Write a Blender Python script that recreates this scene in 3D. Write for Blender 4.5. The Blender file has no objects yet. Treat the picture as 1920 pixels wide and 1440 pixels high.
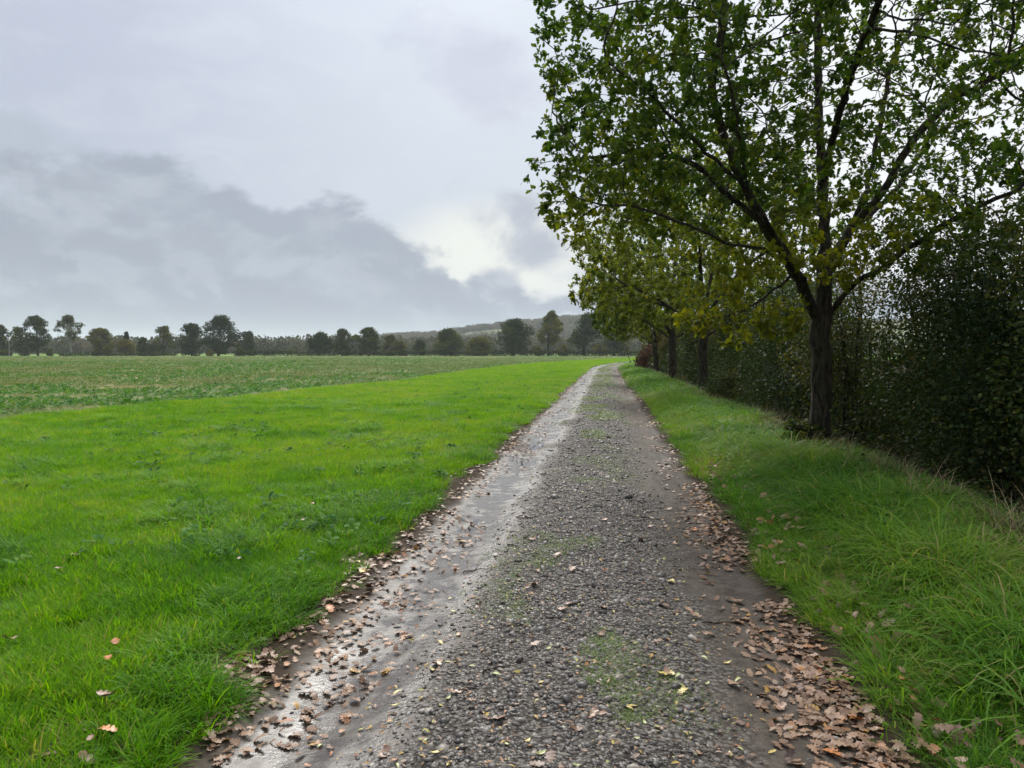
import bpy, math, random
import numpy as np
from mathutils import Vector

# ------------------------------------------------------------------ camera, sky, sun, exposure
scene = bpy.context.scene
COL = scene.collection
F = 1450.0                      # focal length in pixels of the 1920 px wide photograph
CAM_Z = 1.6
cam_d = bpy.data.cameras.new('camera')
cam_d.sensor_width = 36.0
cam_d.lens = 36.0 * F / 1920.0
cam_d.clip_end = 12000
cam_d.clip_start = 0.05
cam = bpy.data.objects.new('camera', cam_d)
COL.objects.link(cam)
cam.location = (0, 0, CAM_Z)
cam.rotation_euler = (math.radians(90) - math.atan(60 / F), 0, 0)
scene.camera = cam

SUN_AZ, SUN_EL = math.radians(-6), math.radians(42)
SUN_DIR = Vector((math.sin(SUN_AZ) * math.cos(SUN_EL), math.cos(SUN_AZ) * math.cos(SUN_EL), math.sin(SUN_EL)))
sun_d = bpy.data.lights.new('sun', 'SUN')
sun_d.energy = 1.5
sun_d.angle = math.radians(22)
sun_d.color = (1.0, 0.965, 0.9)
sun = bpy.data.objects.new('sun', sun_d)
COL.objects.link(sun)
sun.rotation_euler = SUN_DIR.to_track_quat('Z', 'Y').to_euler()
sun.location = (0, 0, 60)

scene.view_settings.view_transform = 'Standard'
scene.view_settings.look = 'None'
scene.view_settings.gamma = 1.0
scene.view_settings.exposure = 1.5
scene.view_settings.use_curve_mapping = False
scene.render.engine = 'CYCLES'
cy = scene.cycles
cy.max_bounces = 8
cy.diffuse_bounces = 3
cy.glossy_bounces = 2
cy.transmission_bounces = 4
cy.volume_bounces = 1
cy.transparent_max_bounces = 4
cy.caustics_reflective = False
cy.caustics_refractive = False
cy.sample_clamp_indirect = 4.0
cy.use_denoising = True
cy.use_adaptive_sampling = True
cy.adaptive_threshold = 0.012


class NT:
    """small helper to write node trees as expressions"""
    def __init__(self, tree):
        self.t = tree
        self.n = tree.nodes
        self.l = tree.links
        self.n.clear()

    def new(self, typ, **kw):
        nd = self.n.new(typ)
        for k, v in kw.items():
            setattr(nd, k, v)
        return nd

    def set(self, sock, v):
        if isinstance(v, bpy.types.NodeSocket):
            self.l.new(v, sock)
        elif v is not None:
            if sock.type == 'RGBA' and len(v) == 3:
                v = (*v, 1.0)
            sock.default_value = v

    def math(self, op, a, b=None, c=None, clamp=False):
        nd = self.new('ShaderNodeMath', operation=op, use_clamp=clamp)
        for s, v in zip(nd.inputs, (a, b, c)):
            if v is not None:
                self.set(s, v)
        return nd.outputs[0]

    def vmath(self, op, a, b=None, out=0):
        nd = self.new('ShaderNodeVectorMath', operation=op)
        self.set(nd.inputs[0], a)
        if b is not None:
            self.set(nd.inputs[1], b)
        return nd.outputs[out]

    def ramp(self, v, a, b, lo=0.0, hi=1.0, smooth=True):
        nd = self.new('ShaderNodeMapRange', interpolation_type='SMOOTHSTEP' if smooth else 'LINEAR')
        self.set(nd.inputs[0], v)
        for s, q in zip(list(nd.inputs)[1:5], (a, b, lo, hi)):
            self.set(s, q)
        return nd.outputs[0]

    def mix(self, f, a, b, blend='MIX'):
        nd = self.new('ShaderNodeMix', data_type='RGBA', blend_type=blend)
        nd.clamp_factor = True
        self.set(nd.inputs[0], f)
        self.set(nd.inputs[6], a)
        self.set(nd.inputs[7], b)
        return nd.outputs[2]

    def noise(self, vec, scale, detail=4, rough=0.55, dist=0.0, out=0):
        nd = self.new('ShaderNodeTexNoise')
        if vec is not None:
            self.set(nd.inputs['Vector'], vec)
        nd.inputs['Scale'].default_value = scale
        nd.inputs['Detail'].default_value = detail
        nd.inputs['Roughness'].default_value = rough
        nd.inputs['Distortion'].default_value = dist
        return nd.outputs[out]

    def colramp(self, f, stops):
        nd = self.new('ShaderNodeValToRGB')
        self.set(nd.inputs[0], f)
        e = nd.color_ramp.elements
        while len(e) > 1:
            e.remove(e[-1])
        e[0].position, e[0].color = stops[0][0], (*stops[0][1], 1)
        for p, c in stops[1:]:
            q = e.new(p)
            q.color = (*c, 1)
        return nd.outputs[0]

    def attr(self, name, inst=False, out='Fac'):
        nd = self.new('ShaderNodeAttribute', attribute_name=name,
                      attribute_type='INSTANCER' if inst else 'GEOMETRY')
        return nd.outputs[out]


def build_world():
    w = bpy.data.worlds.new('World')
    scene.world = w
    w.use_nodes = True
    t = NT(w.node_tree)
    out = t.new('ShaderNodeOutputWorld')
    bg = t.new('ShaderNodeBackground')
    t.l.new(bg.outputs[0], out.inputs[0])
    tc = t.new('ShaderNodeTexCoord')
    D = tc.outputs['Generated']
    sp = t.new('ShaderNodeSeparateXYZ')
    t.l.new(D, sp.inputs[0])
    x, y, z = sp.outputs
    az = t.math('ARCTAN2', x, y)
    el = t.math('ARCSINE', z)
    sky = t.new('ShaderNodeTexSky')
    sky.sky_type = 'NISHITA'
    sky.sun_disc = False
    sky.sun_elevation = SUN_EL
    sky.sun_rotation = SUN_AZ
    clear = t.vmath('SCALE', sky.outputs[0])
    clear.node.inputs['Scale'].default_value = 0.10

    def stretch(sx, sz, off=0.0):
        m = t.new('ShaderNodeMapping')
        t.l.new(D, m.inputs[0])
        m.inputs['Scale'].default_value = (sx, sx, sz)
        m.inputs['Location'].default_value = (off, off * 0.7, off * 0.3)
        return m.outputs[0]

    n_big = t.noise(stretch(1.0, 2.6, 3.1), 2.2, 4, 0.5, 0.4)
    n_edge = t.noise(stretch(1.0, 1.6, 7.7), 6.0, 10, 0.60, 0.25)
    n_up = t.noise(stretch(1.0, 1.6, 7.7), 6.0, 10, 0.60, 0.25)
    n_up.node.inputs['Vector'].links[0].from_node.inputs['Location'].default_value = (7.7 + 0.008, 7.7 * 0.7, 7.7 * 0.3 + 0.030)
    puff = t.math('SUBTRACT', n_edge, n_up)
    n_fine = t.noise(stretch(1.0, 2.2, 1.3), 11.0, 8, 0.62, 0.5)

    # high veil of cloud, brighter towards the veiled sun and the zenith
    dotp = t.vmath('DOT_PRODUCT', D, tuple(SUN_DIR), out=1)
    glow = t.math('POWER', t.math('MAXIMUM', dotp, 0.0), 14.0)
    veil = t.mix(t.ramp(t.math('ADD', az, t.math('MULTIPLY', n_big, 0.5)), -0.35, 0.40),
                 (0.515, 0.560, 0.670), (0.655, 0.705, 0.775))
    veil = t.mix(t.ramp(n_fine, 0.42, 0.72, 0.0, 0.30), veil, (0.70, 0.745, 0.81))
    veil = t.mix(t.ramp(n_big, 0.45, 0.75, 0.0, 0.45), veil, (0.52, 0.56, 0.65))
    col = t.mix(0.93, clear, veil)

    col = t.mix(t.ramp(az, 0.10, 0.45, 0.0, 0.9), col, (0.98, 1.0, 1.02))

    # low bright gap under the veil
    da = t.math('DIVIDE', t.math('SUBTRACT', az, -0.005), 0.16)
    de = t.math('DIVIDE', t.math('SUBTRACT', el, 0.125), 0.075)
    gap = t.math('SUBTRACT', 1.0, t.math('ADD', t.math('MULTIPLY', da, da), t.math('MULTIPLY', de, de)))
    col = t.mix(t.ramp(t.math('ADD', gap, t.math('MULTIPLY', n_edge, 0.8)), 0.1, 1.3, 0.0, 0.95), col, (0.86, 0.875, 0.83))

    # loose grey clouds: (azimuth, elevation, half width, half height, strength, tilt)
    for (ca, ce, wa, we, amt, tilt, c) in (
            (-0.055, 0.335, 0.105, 0.075, 0.85, -0.35, (0.50, 0.525, 0.615)),
            (0.005, 0.165, 0.085, 0.050, 1.0, -0.25, (0.43, 0.465, 0.535)),
            (0.055, 0.125, 0.10, 0.045, 1.0, -0.20, (0.42, 0.455, 0.525)),
            (-0.02, 0.085, 0.045, 0.030, 1.0, 0.0, (0.43, 0.465, 0.535)),
            (-0.49, 0.395, 0.075, 0.025, 0.5, -0.5, (0.47, 0.50, 0.58)),
            (-0.58, 0.225, 0.09, 0.03, 0.7, 0.0, (0.40, 0.46, 0.53))):
        a0 = t.math('SUBTRACT', az, ca)
        e0 = t.math('SUBTRACT', t.math('SUBTRACT', el, ce), t.math('MULTIPLY', a0, tilt))
        a1 = t.math('DIVIDE', a0, wa)
        e1 = t.math('DIVIDE', e0, we)
        q = t.math('SUBTRACT', 1.0, t.math('ADD', t.math('MULTIPLY', a1, a1), t.math('MULTIPLY', e1, e1)))
        q = t.math('ADD', q, t.math('MULTIPLY', t.math('SUBTRACT', n_edge, 0.5), 4.2))
        q = t.math('MULTIPLY', t.ramp(q, 0.0, 1.0), amt)
        cc = t.mix(n_fine, c, tuple(v * 1.22 for v in c))
        col = t.mix(q, col, cc)

    # the long low cloud bank
    top = t.ramp(az, -0.30, 0.03, 0.200, 0.072)
    f = t.math('SUBTRACT', t.math('ADD', top, t.math('MULTIPLY', t.math('SUBTRACT', n_edge, 0.5), 0.24)), el)
    f = t.math('ADD', f, t.math('MULTIPLY', t.math('SUBTRACT', n_fine, 0.5), 0.09))
    m = t.ramp(f, -0.016, 0.020)
    # layers inside it: slanting lighter edges
    sl = t.math('ADD', el, t.math('MULTIPLY', az, 0.28))
    cmb = t.new('ShaderNodeCombineXYZ')
    t.set(cmb.inputs[0], t.math('MULTIPLY', az, 2.2))
    t.set(cmb.inputs[1], t.math('MULTIPLY', sl, 13.0))
    n_lay = t.noise(cmb.outputs[0], 1.0, 8, 0.62, 0.15)
    bank = t.mix(t.ramp(n_lay, 0.36, 0.64), (0.36, 0.415, 0.495), (0.43, 0.49, 0.57))
    bank = t.mix(t.ramp(puff, -0.02, 0.06, 0.0, 0.8), bank, (0.375, 0.42, 0.50))
    bank = t.mix(t.ramp(puff, 0.0, -0.08, 0.0, 0.6), bank, (0.50, 0.555, 0.63))
    bank = t.mix(t.ramp(n_fine, 0.35, 0.75, 0.0, 0.4), bank, (0.40, 0.43, 0.50))
    bank = t.mix(t.ramp(el, 0.0, 0.07, 0.75, 0.0), bank, (0.385, 0.44, 0.52))
    col = t.mix(m, col, bank)

    # an overcast sky is brighter overhead and round the hidden sun
    k = t.math('ADD', t.math('ADD', 1.0, t.ramp(el, 0.40, 1.3, 0.0, 1.5)), t.math('MULTIPLY', glow, 0.45))
    v = t.vmath('SCALE', col)
    t.set(v.node.inputs['Scale'], k)
    t.set(bg.inputs[0], v)
    bg.inputs[1].default_value = 0.353      # matched to exposure 1.5


build_world()

# ------------------------------------------------------------------ helpers
rng = np.random.default_rng(7)
random.seed(7)


def ss(a, b, v):
    t = np.clip((np.asarray(v, float) - a) / (b - a), 0, 1)
    return t * t * (3 - 2 * t)


def _hash(i, j, s):
    n = np.sin(i * 127.1 + j * 311.7 + s * 74.7) * 43758.5453
    return n - np.floor(n)


def vnoise(x, y, s=0.0):
    x = np.asarray(x, float); y = np.asarray(y, float)
    i, j = np.floor(x), np.floor(y)
    fx, fy = x - i, y - j
    fx, fy = fx * fx * (3 - 2 * fx), fy * fy * (3 - 2 * fy)
    a, b = _hash(i, j, s), _hash(i + 1, j, s)
    c, d = _hash(i, j + 1, s), _hash(i + 1, j + 1, s)
    return (a * (1 - fx) + b * fx) * (1 - fy) + (c * (1 - fx) + d * fx) * fy


def fbm(x, y, s=0.0, o=4):
    v, amp, tot = 0.0, 0.5, 0.0
    x = np.asarray(x, float); y = np.asarray(y, float)
    for k in range(o):
        v = v + amp * vnoise(x * 2 ** k, y * 2 ** k, s + k * 3.7)
        tot += amp
        amp *= 0.5
    return v / tot


def at(px, py, Y):
    """world point seen at pixel (px, py) of the photograph at distance Y"""
    return np.array(((px - 960) / F * Y, Y, CAM_Z + (660 - py) / F * Y))


def make_mesh(name, V, T, mats=(), smooth=False, attrs=None, quads=None):
    V = np.asarray(V, np.float32).reshape(-1, 3)
    me = bpy.data.meshes.new(name)
    T = np.asarray(T, np.int32).reshape(-1, 3) if T is not None and len(T) else np.zeros((0, 3), np.int32)
    Q = np.asarray(quads, np.int32).reshape(-1, 4) if quads is not None and len(quads) else np.zeros((0, 4), np.int32)
    loops = np.concatenate([T.ravel(), Q.ravel()])
    starts = np.concatenate([np.arange(len(T)) * 3, len(T) * 3 + np.arange(len(Q)) * 4])
    me.vertices.add(len(V))
    me.vertices.foreach_set('co', V.ravel())
    if len(loops):
        me.loops.add(len(loops))
        me.loops.foreach_set('vertex_index', loops.astype(np.int32))
        me.polygons.add(len(starts))
        me.polygons.foreach_set('loop_start', starts.astype(np.int32))
    for m in mats:
        me.materials.append(m)
    me.update(calc_edges=True)
    if len(loops):
        me.polygons.foreach_set('use_smooth', np.full(len(starts), smooth, dtype=bool))
    for k, a in (attrs or {}).items():
        a = np.asarray(a)
        if a.dtype.kind == 'i':
            d = me.attributes.new(k, 'INT', 'POINT'); d.data.foreach_set('value', a.astype(np.int32))
        elif a.ndim == 2:
            d = me.attributes.new(k, 'FLOAT_VECTOR', 'POINT'); d.data.foreach_set('vector', a.astype(np.float32).ravel())
        else:
            d = me.attributes.new(k, 'FLOAT', 'POINT'); d.data.foreach_set('value', a.astype(np.float32))
    return me


def obj(name, me, parent=None, label=None, cat=None, group=None, kind=None):
    o = bpy.data.objects.new(name, me)
    COL.objects.link(o)
    if parent is not None:
        o.parent = parent
    for k, v in (('label', label), ('category', cat), ('group', group), ('kind', kind)):
        if v:
            o[k] = v
    return o


def empty(name, loc, label, cat, group=None):
    o = obj(name, None, None, label, cat, group)
    o.location = loc
    o.empty_display_size = 0.3
    return o


def grid_mesh(name, X, Y, Z, mats, attrs=None):
    r, c = X.shape
    V = np.stack([X, Y, Z], -1).reshape(-1, 3)
    i = np.arange(r * c).reshape(r, c)
    q = np.stack([i[:-1, :-1], i[:-1, 1:], i[1:, 1:], i[1:, :-1]], -1).reshape(-1, 4)
    return make_mesh(name, V, None, mats, True, attrs, q)


def scatter(name, P, rot, scl, idx, tint, templates, **tags):
    """one 'stuff' object: the template meshes set out on points"""
    me = make_mesh(name, P, None, (), attrs={'rot': np.asarray(rot, np.float32), 'scl': np.asarray(scl, np.float32),
                                             'idx': np.asarray(idx, np.int32), 'tint': np.asarray(tint, np.float32)})
    o = obj(name, me, **tags)
    ng = bpy.data.node_groups.new(name + '_set', 'GeometryNodeTree')
    ng.interface.new_socket('Geometry', in_out='INPUT', socket_type='NodeSocketGeometry')
    ng.interface.new_socket('Geometry', in_out='OUTPUT', socket_type='NodeSocketGeometry')
    N, L = ng.nodes, ng.links
    gi, go = N.new('NodeGroupInput'), N.new('NodeGroupOutput')
    iop = N.new('GeometryNodeInstanceOnPoints')
    jn = N.new('GeometryNodeJoinGeometry')
    for tm in reversed(templates):
        to = bpy.data.objects.new(tm.name, tm)
        oi = N.new('GeometryNodeObjectInfo')
        oi.inputs['Object'].default_value = to
        g2i = N.new('GeometryNodeGeometryToInstance')
        L.new(oi.outputs['Geometry'], g2i.inputs[0])
        L.new(g2i.outputs[0], jn.inputs[0])

    def na(nm, typ):
        nd = N.new('GeometryNodeInputNamedAttribute')
        nd.data_type = typ
        nd.inputs['Name'].default_value = nm
        return nd.outputs[0]
    L.new(gi.outputs[0], iop.inputs['Points'])
    L.new(jn.outputs[0], iop.inputs['Instance'])
    iop.inputs['Pick Instance'].default_value = True
    L.new(na('idx', 'INT'), iop.inputs['Instance Index'])
    e2r = N.new('FunctionNodeEulerToRotation')
    L.new(na('rot', 'FLOAT_VECTOR'), e2r.inputs[0])
    L.new(e2r.outputs[0], iop.inputs['Rotation'])
    L.new(na('scl', 'FLOAT'), iop.inputs['Scale'])
    L.new(iop.outputs[0], go.inputs[0])
    md = o.modifiers.new('set out', 'NODES')
    md.node_group = ng
    return o


# ------------------------------------------------------------------ materials
MATS = {}


def new_mat(name):
    m = bpy.data.materials.new(name)
    m.use_nodes = True
    MATS[name] = m
    return NT(m.node_tree), m


def principled(t, color, rough=0.6, bump=None, bump_strength=0.3, bump_dist=0.02, spec=0.5, extra=None):
    p = t.new('ShaderNodeBsdfPrincipled')
    t.set(p.inputs['Base Color'], color)
    t.set(p.inputs['Roughness'], rough)
    t.set(p.inputs['Specular IOR Level'], spec)
    if bump is not None:
        b = t.new('ShaderNodeBump')
        b.inputs['Strength'].default_value = bump_strength
        b.inputs['Distance'].default_value = bump_dist
        t.set(b.inputs['Height'], bump)
        t.l.new(b.outputs[0], p.inputs['Normal'])
    return p


def finish(t, shader):
    o = t.new('ShaderNodeOutputMaterial')
    t.l.new(shader, o.inputs[0])


def leaf_mat(name, stops, inst=False, trans=0.4, rough=0.5, tr_tint=(1.25, 1.2, 0.5), spec=0.4, var=0.35, both=False):
    """leaf: reflects and lets light through; colour comes from a per-leaf hue value"""
    t, m = new_mat(name)
    hue = t.attr('tint', True) if inst else t.attr('hue')
    if inst:
        hue = t.math('ADD', hue, t.math('MULTIPLY', t.math('SUBTRACT', t.attr('hue'), 0.5), var), clamp=True)
    c = t.colramp(hue, stops)
    p = principled(t, c, rough, spec=spec)
    tr = t.new('ShaderNodeBsdfTranslucent')
    c2 = t.mix(1.0, c, (*tr_tint, 1), 'MULTIPLY')
    t.l.new(c2, tr.inputs[0])
    mx = t.new('ShaderNodeMixShader')
    mx.inputs[0].default_value = trans
    t.l.new(p.outputs[0], mx.inputs[1])
    t.l.new(tr.outputs[0], mx.inputs[2])
    finish(t, mx.outputs[0])
    return m


# oak leaves: 0 deep green .. 0.5 olive .. 1 yellow / brown
M_OAK = leaf_mat('oak_leaf', [(0.0, (0.020, 0.058, 0.010)), (0.35, (0.050, 0.100, 0.012)), (0.62, (0.125, 0.160, 0.014)),
                              (0.88, (0.25, 0.26, 0.016)), (0.97, (0.30, 0.20, 0.02)), (1.0, (0.16, 0.075, 0.018))], trans=0.55, spec=0.2)
M_BUSH = leaf_mat('bush_leaf', [(0.0, (0.014, 0.032, 0.009)), (0.4, (0.036, 0.062, 0.014)), (0.7, (0.085, 0.095, 0.022)),
                                (0.9, (0.12, 0.095, 0.03)), (1.0, (0.20, 0.15, 0.03))], trans=0.3, rough=0.6, spec=0.15)
M_COPPER = leaf_mat('copper_leaf', [(0.0, (0.05, 0.022, 0.012)), (0.6, (0.12, 0.045, 0.022)), (1.0, (0.14, 0.08, 0.03))], trans=0.3)
M_FAR = leaf_mat('far_leaf', [(0.0, (0.020, 0.038, 0.014)), (0.35, (0.042, 0.064, 0.016)), (0.65, (0.095, 0.098, 0.022)),
                              (0.85, (0.20, 0.18, 0.025)), (1.0, (0.14, 0.09, 0.035))], trans=0.25, rough=0.85, spec=0.05)
M_WOOD = leaf_mat('wood_leaf', [(0.0, (0.05, 0.06, 0.042)), (0.5, (0.105, 0.10, 0.07)), (1.0, (0.16, 0.13, 0.095))],
                  inst=True, trans=0.15, rough=0.9, spec=0.03)
M_GRASS = leaf_mat('grass_blade', [(0.0, (0.020, 0.095, 0.012)), (0.35, (0.055, 0.175, 0.007)), (0.7, (0.118, 0.285, 0.005)),
                                   (0.95, (0.19, 0.35, 0.008)), (1.0, (0.30, 0.30, 0.08))], inst=True, trans=0.5,
                   rough=0.55, tr_tint=(1.25, 1.2, 0.4), spec=0.12)
M_VERGE = leaf_mat('verge_blade', [(0.0, (0.020, 0.075, 0.022)), (0.35, (0.055, 0.155, 0.018)), (0.7, (0.12, 0.25, 0.022)),
                                   (0.93, (0.19, 0.30, 0.03)), (1.0, (0.34, 0.29, 0.12))], inst=True, trans=0.5, rough=0.5, spec=0.15, tr_tint=(1.15, 1.2, 0.5))
M_CROP = leaf_mat('crop_leaf', [(0.0, (0.025, 0.095, 0.025)), (0.5, (0.065, 0.18, 0.028)), (1.0, (0.15, 0.26, 0.04))],
                  inst=True, trans=0.35, rough=0.65, spec=0.12)
M_STUBBLE = leaf_mat('stubble', [(0.0, (0.07, 0.15, 0.03)), (0.5, (0.16, 0.20, 0.055)), (1.0, (0.30, 0.24, 0.12))],
                     inst=True, trans=0.2, rough=0.7, var=0.7)
M_DRY = leaf_mat('dry_stem', [(0.0, (0.07, 0.055, 0.03)), (0.5, (0.15, 0.115, 0.06)), (1.0, (0.33, 0.25, 0.14))],
                 inst=True, trans=0.15, rough=0.7, var=0.6)
M_UNDER = leaf_mat('undergrowth_leaf', [(0.0, (0.014, 0.030, 0.010)), (0.5, (0.035, 0.062, 0.016)), (1.0, (0.10, 0.10, 0.03))],
                   inst=True, trans=0.25, rough=0.75, var=0.6, spec=0.08)
M_MOSS = leaf_mat('track_moss', [(0.0, (0.06, 0.12, 0.012)), (1.0, (0.17, 0.23, 0.03))], inst=True, trans=0.3)


def litter_mat(name, inst):
    t, m = new_mat(name)
    if inst:
        h = t.attr('tint', True)
    else:
        oi = t.new('ShaderNodeObjectInfo')
        h = t.attr('hue')
    c = t.colramp(h, [(0.0, (0.10, 0.055, 0.032)), (0.25, (0.20, 0.118, 0.072)), (0.55, (0.33, 0.215, 0.14)),
                      (0.75, (0.36, 0.15, 0.05)), (0.85, (0.46, 0.34, 0.08)), (1.0, (0.36, 0.40, 0.14))])
    tc = t.new('ShaderNodeTexCoord')
    n = t.noise(tc.outputs['Object'], 45, 3, 0.6)
    c = t.mix(t.ramp(n, 0.45, 0.7, 0, 0.5), c, t.mix(1.0, c, (0.45, 0.38, 0.34, 1), 'MULTIPLY'))
    p = principled(t, c, 0.5, spec=0.35)
    tr = t.new('ShaderNodeBsdfTranslucent')
    t.l.new(c, tr.inputs[0])
    mx = t.new('ShaderNodeMixShader')
    mx.inputs[0].default_value = 0.15
    t.l.new(p.outputs[0], mx.inputs[1]); t.l.new(tr.outputs[0], mx.inputs[2])
    finish(t, mx.outputs[0])
    return m


M_LITTER = litter_mat('litter_leaf', True)

t, M_BARK = new_mat('bark')
tc = t.new('ShaderNodeTexCoord')
mp = t.new('ShaderNodeMapping')
t.l.new(tc.outputs['Object'], mp.inputs[0])
mp.inputs['Scale'].default_value = (1, 1, 0.18)
n1 = t.noise(mp.outputs[0], 22, 6, 0.65, 0.6)
n2 = t.noise(tc.outputs['Object'], 3.0, 4, 0.6)
c = t.mix(t.ramp(n1, 0.35, 0.68), (0.012, 0.010, 0.008), (0.085, 0.070, 0.052))
c = t.mix(t.ramp(n2, 0.50, 0.68, 0, 0.55), c, (0.055, 0.070, 0.030))
finish(t, principled(t, c, 0.9, n1, 1.0, 0.06, spec=0.15).outputs[0])

t, M_PALEBARK = new_mat('pale_bark')
tc = t.new('ShaderNodeTexCoord')
n1 = t.noise(tc.outputs['Object'], 2.0, 4, 0.6)
finish(t, principled(t, t.mix(n1, (0.12, 0.105, 0.09), (0.26, 0.235, 0.205)), 0.85).outputs[0])

# pebbles
t, M_PEBBLE = new_mat('pebble')
h = t.attr('tint', True)
tc = t.new('ShaderNodeTexCoord')
c = t.colramp(h, [(0.0, (0.04, 0.036, 0.033)), (0.35, (0.090, 0.081, 0.073)), (0.65, (0.155, 0.140, 0.125)), (0.85, (0.25, 0.22, 0.18)),
                  (0.95, (0.36, 0.335, 0.30)), (1.0, (0.46, 0.43, 0.39))])
n = t.noise(tc.outputs['Object'], 1.3, 4, 0.6)
c = t.mix(t.ramp(n, 0.4, 0.7, 0, 0.5), c, t.mix(1.0, c, (0.5, 0.47, 0.44, 1), 'MULTIPLY'))
finish(t, principled(t, c, 0.5, spec=0.3).outputs[0])

# ground under grass and crop
t, M_GROUND = new_mat('ground')
geo = t.new('ShaderNodeNewGeometry')
P = geo.outputs['Position']
wg, wc, wd, wf = t.attr('w_grass'), t.attr('w_crop'), t.attr('w_ditch'), t.attr('w_far')
n1 = t.noise(P, 0.9, 6, 0.6)
n2 = t.noise(P, 14.0, 5, 0.65)
mpn = t.new('ShaderNodeMapping')
t.l.new(P, mpn.inputs[0])
mpn.inputs['Scale'].default_value = (0.035, 0.012, 1)
mpn.inputs['Rotation'].default_value = (0, 0, math.radians(62))
n3 = t.noise(mpn.outputs[0], 1.0, 6, 0.62)
soil = t.mix(n2, (0.055, 0.040, 0.026), (0.12, 0.092, 0.062))
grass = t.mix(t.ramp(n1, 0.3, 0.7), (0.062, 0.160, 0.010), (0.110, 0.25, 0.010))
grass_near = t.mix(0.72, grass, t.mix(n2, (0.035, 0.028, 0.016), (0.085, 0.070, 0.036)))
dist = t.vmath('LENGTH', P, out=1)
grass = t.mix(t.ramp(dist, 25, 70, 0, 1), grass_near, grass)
crop = t.mix(t.ramp(n3, 0.38, 0.60), (0.19, 0.185, 0.075), (0.085, 0.165, 0.034))
crop = t.mix(t.ramp(n2, 0.35, 0.7, 0, 0.55), crop, (0.16, 0.15, 0.07))
crop = t.mix(t.ramp(n1, 0.52, 0.72, 0, 0.5), crop, (0.06, 0.14, 0.03))
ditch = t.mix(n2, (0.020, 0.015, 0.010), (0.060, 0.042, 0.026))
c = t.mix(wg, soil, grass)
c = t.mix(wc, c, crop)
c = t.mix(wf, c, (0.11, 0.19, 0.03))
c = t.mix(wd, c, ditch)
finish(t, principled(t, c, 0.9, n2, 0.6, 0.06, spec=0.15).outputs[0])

# track: wet mud in the wheel ruts, gravel bed in the middle
t, M_TRACK = new_mat('track')
geo = t.new('ShaderNodeNewGeometry')
P = geo.outputs['Position']
u = t.attr('u')
wet = t.attr('wet')
n_s = t.noise(P, 9.0, 6, 0.62)
n_m = t.noise(P, 1.6, 5, 0.6, 0.4)
n_f = t.noise(P, 60.0, 4, 0.7)
vor = t.new('ShaderNodeTexVoronoi')
t.l.new(P, vor.inputs['Vector'])
vor.inputs['Scale'].default_value = 42
vd, vc = vor.outputs['Distance'], vor.outputs['Color']
vor2 = t.new('ShaderNodeTexVoronoi')
t.l.new(P, vor2.inputs['Vector'])
vor2.inputs['Scale'].default_value = 85
sepc = t.new('ShaderNodeSeparateColor')
t.l.new(vc, sepc.inputs[0])
grav_w = t.ramp(t.math('ADD', t.math('ABSOLUTE', u), t.math('MULTIPLY', t.math('SUBTRACT', n_m, 0.5), 0.9)), 0.45, 0.95, 1, 0)
mud = t.mix(t.ramp(n_s, 0.3, 0.7), (0.040, 0.032, 0.025), (0.095, 0.079, 0.064))
mud = t.mix(t.ramp(n_m, 0.45, 0.75, 0, 0.6), mud, (0.128, 0.106, 0.086))
mud = t.mix(t.ramp(n_f, 0.58, 0.72, 0, 0.5), mud, (0.21, 0.185, 0.16))
mud = t.mix(t.math('MULTIPLY', wet, 0.55), mud, t.mix(1.0, mud, (0.55, 0.52, 0.50, 1), 'MULTIPLY'))
stone = t.mix(sepc.outputs[0], (0.05, 0.045, 0.040), (0.24, 0.22, 0.195))
stone = t.mix(t.ramp(vd, 0.35, 0.75), stone, (0.028, 0.023, 0.019))
c = t.mix(t.math('MULTIPLY', grav_w, 0.85), mud, stone)
edge_w = t.ramp(t.math('ADD', t.math('ABSOLUTE', t.math('ADD', u, 0.08)), t.math('MULTIPLY', t.math('SUBTRACT', n_m, 0.5), 0.6)), 1.22, 1.42)
c = t.mix(edge_w, c, t.mix(n_s, (0.022, 0.016, 0.011), (0.062, 0.045, 0.031)))
rough = t.math('SUBTRACT', t.ramp(n_s, 0.25, 0.75, 0.50, 0.80), t.math('MULTIPLY', wet, t.ramp(n_m, 0.30, 0.62, 0.30, 0.56)))
rough = t.math('MAXIMUM', t.math('ADD', rough, t.math('MULTIPLY', edge_w, 0.4)), 0.21)
hgt = t.math('ADD', t.math('MULTIPLY', t.math('MULTIPLY', vd, grav_w), -0.7),
             t.math('ADD', t.math('MULTIPLY', n_s, 0.7), t.math('MULTIPLY', n_f, 0.22)))
hgt = t.math('MULTIPLY', hgt, t.ramp(wet, 0.15, 0.8, 1.0, 0.16))
finish(t, principled(t, c, rough, hgt, 1.0, 0.024, spec=t.ramp(wet, 0.1, 0.8, 0.08, 0.27)).outputs[0])

t, M_WATER = new_mat('puddle_water')
geo = t.new('ShaderNodeNewGeometry')
n = t.noise(geo.outputs['Position'], 18, 3, 0.5)
p = principled(t, (0.050, 0.042, 0.034), 0.04, n, 0.05, 0.01, spec=0.5)
p.inputs['IOR'].default_value = 1.33
finish(t, p.outputs[0])

t, M_HILL = new_mat('hill')
geo = t.new('ShaderNodeNewGeometry')
n = t.noise(geo.outputs['Position'], 0.01, 5, 0.6)
finish(t, principled(t, t.mix(t.ramp(n, 0.4, 0.6), (0.05, 0.055, 0.03), (0.10, 0.12, 0.05)), 0.95, spec=0.1).outputs[0])

# ------------------------------------------------------------------ terrain
def xc(y):
    y = np.asarray(y, float)
    return -0.2 + 0.122 * y + 0.0015 * np.clip(y - 70, 0, 60) ** 2 + 0.18 * np.clip(y - 130, 0, None)


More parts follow.
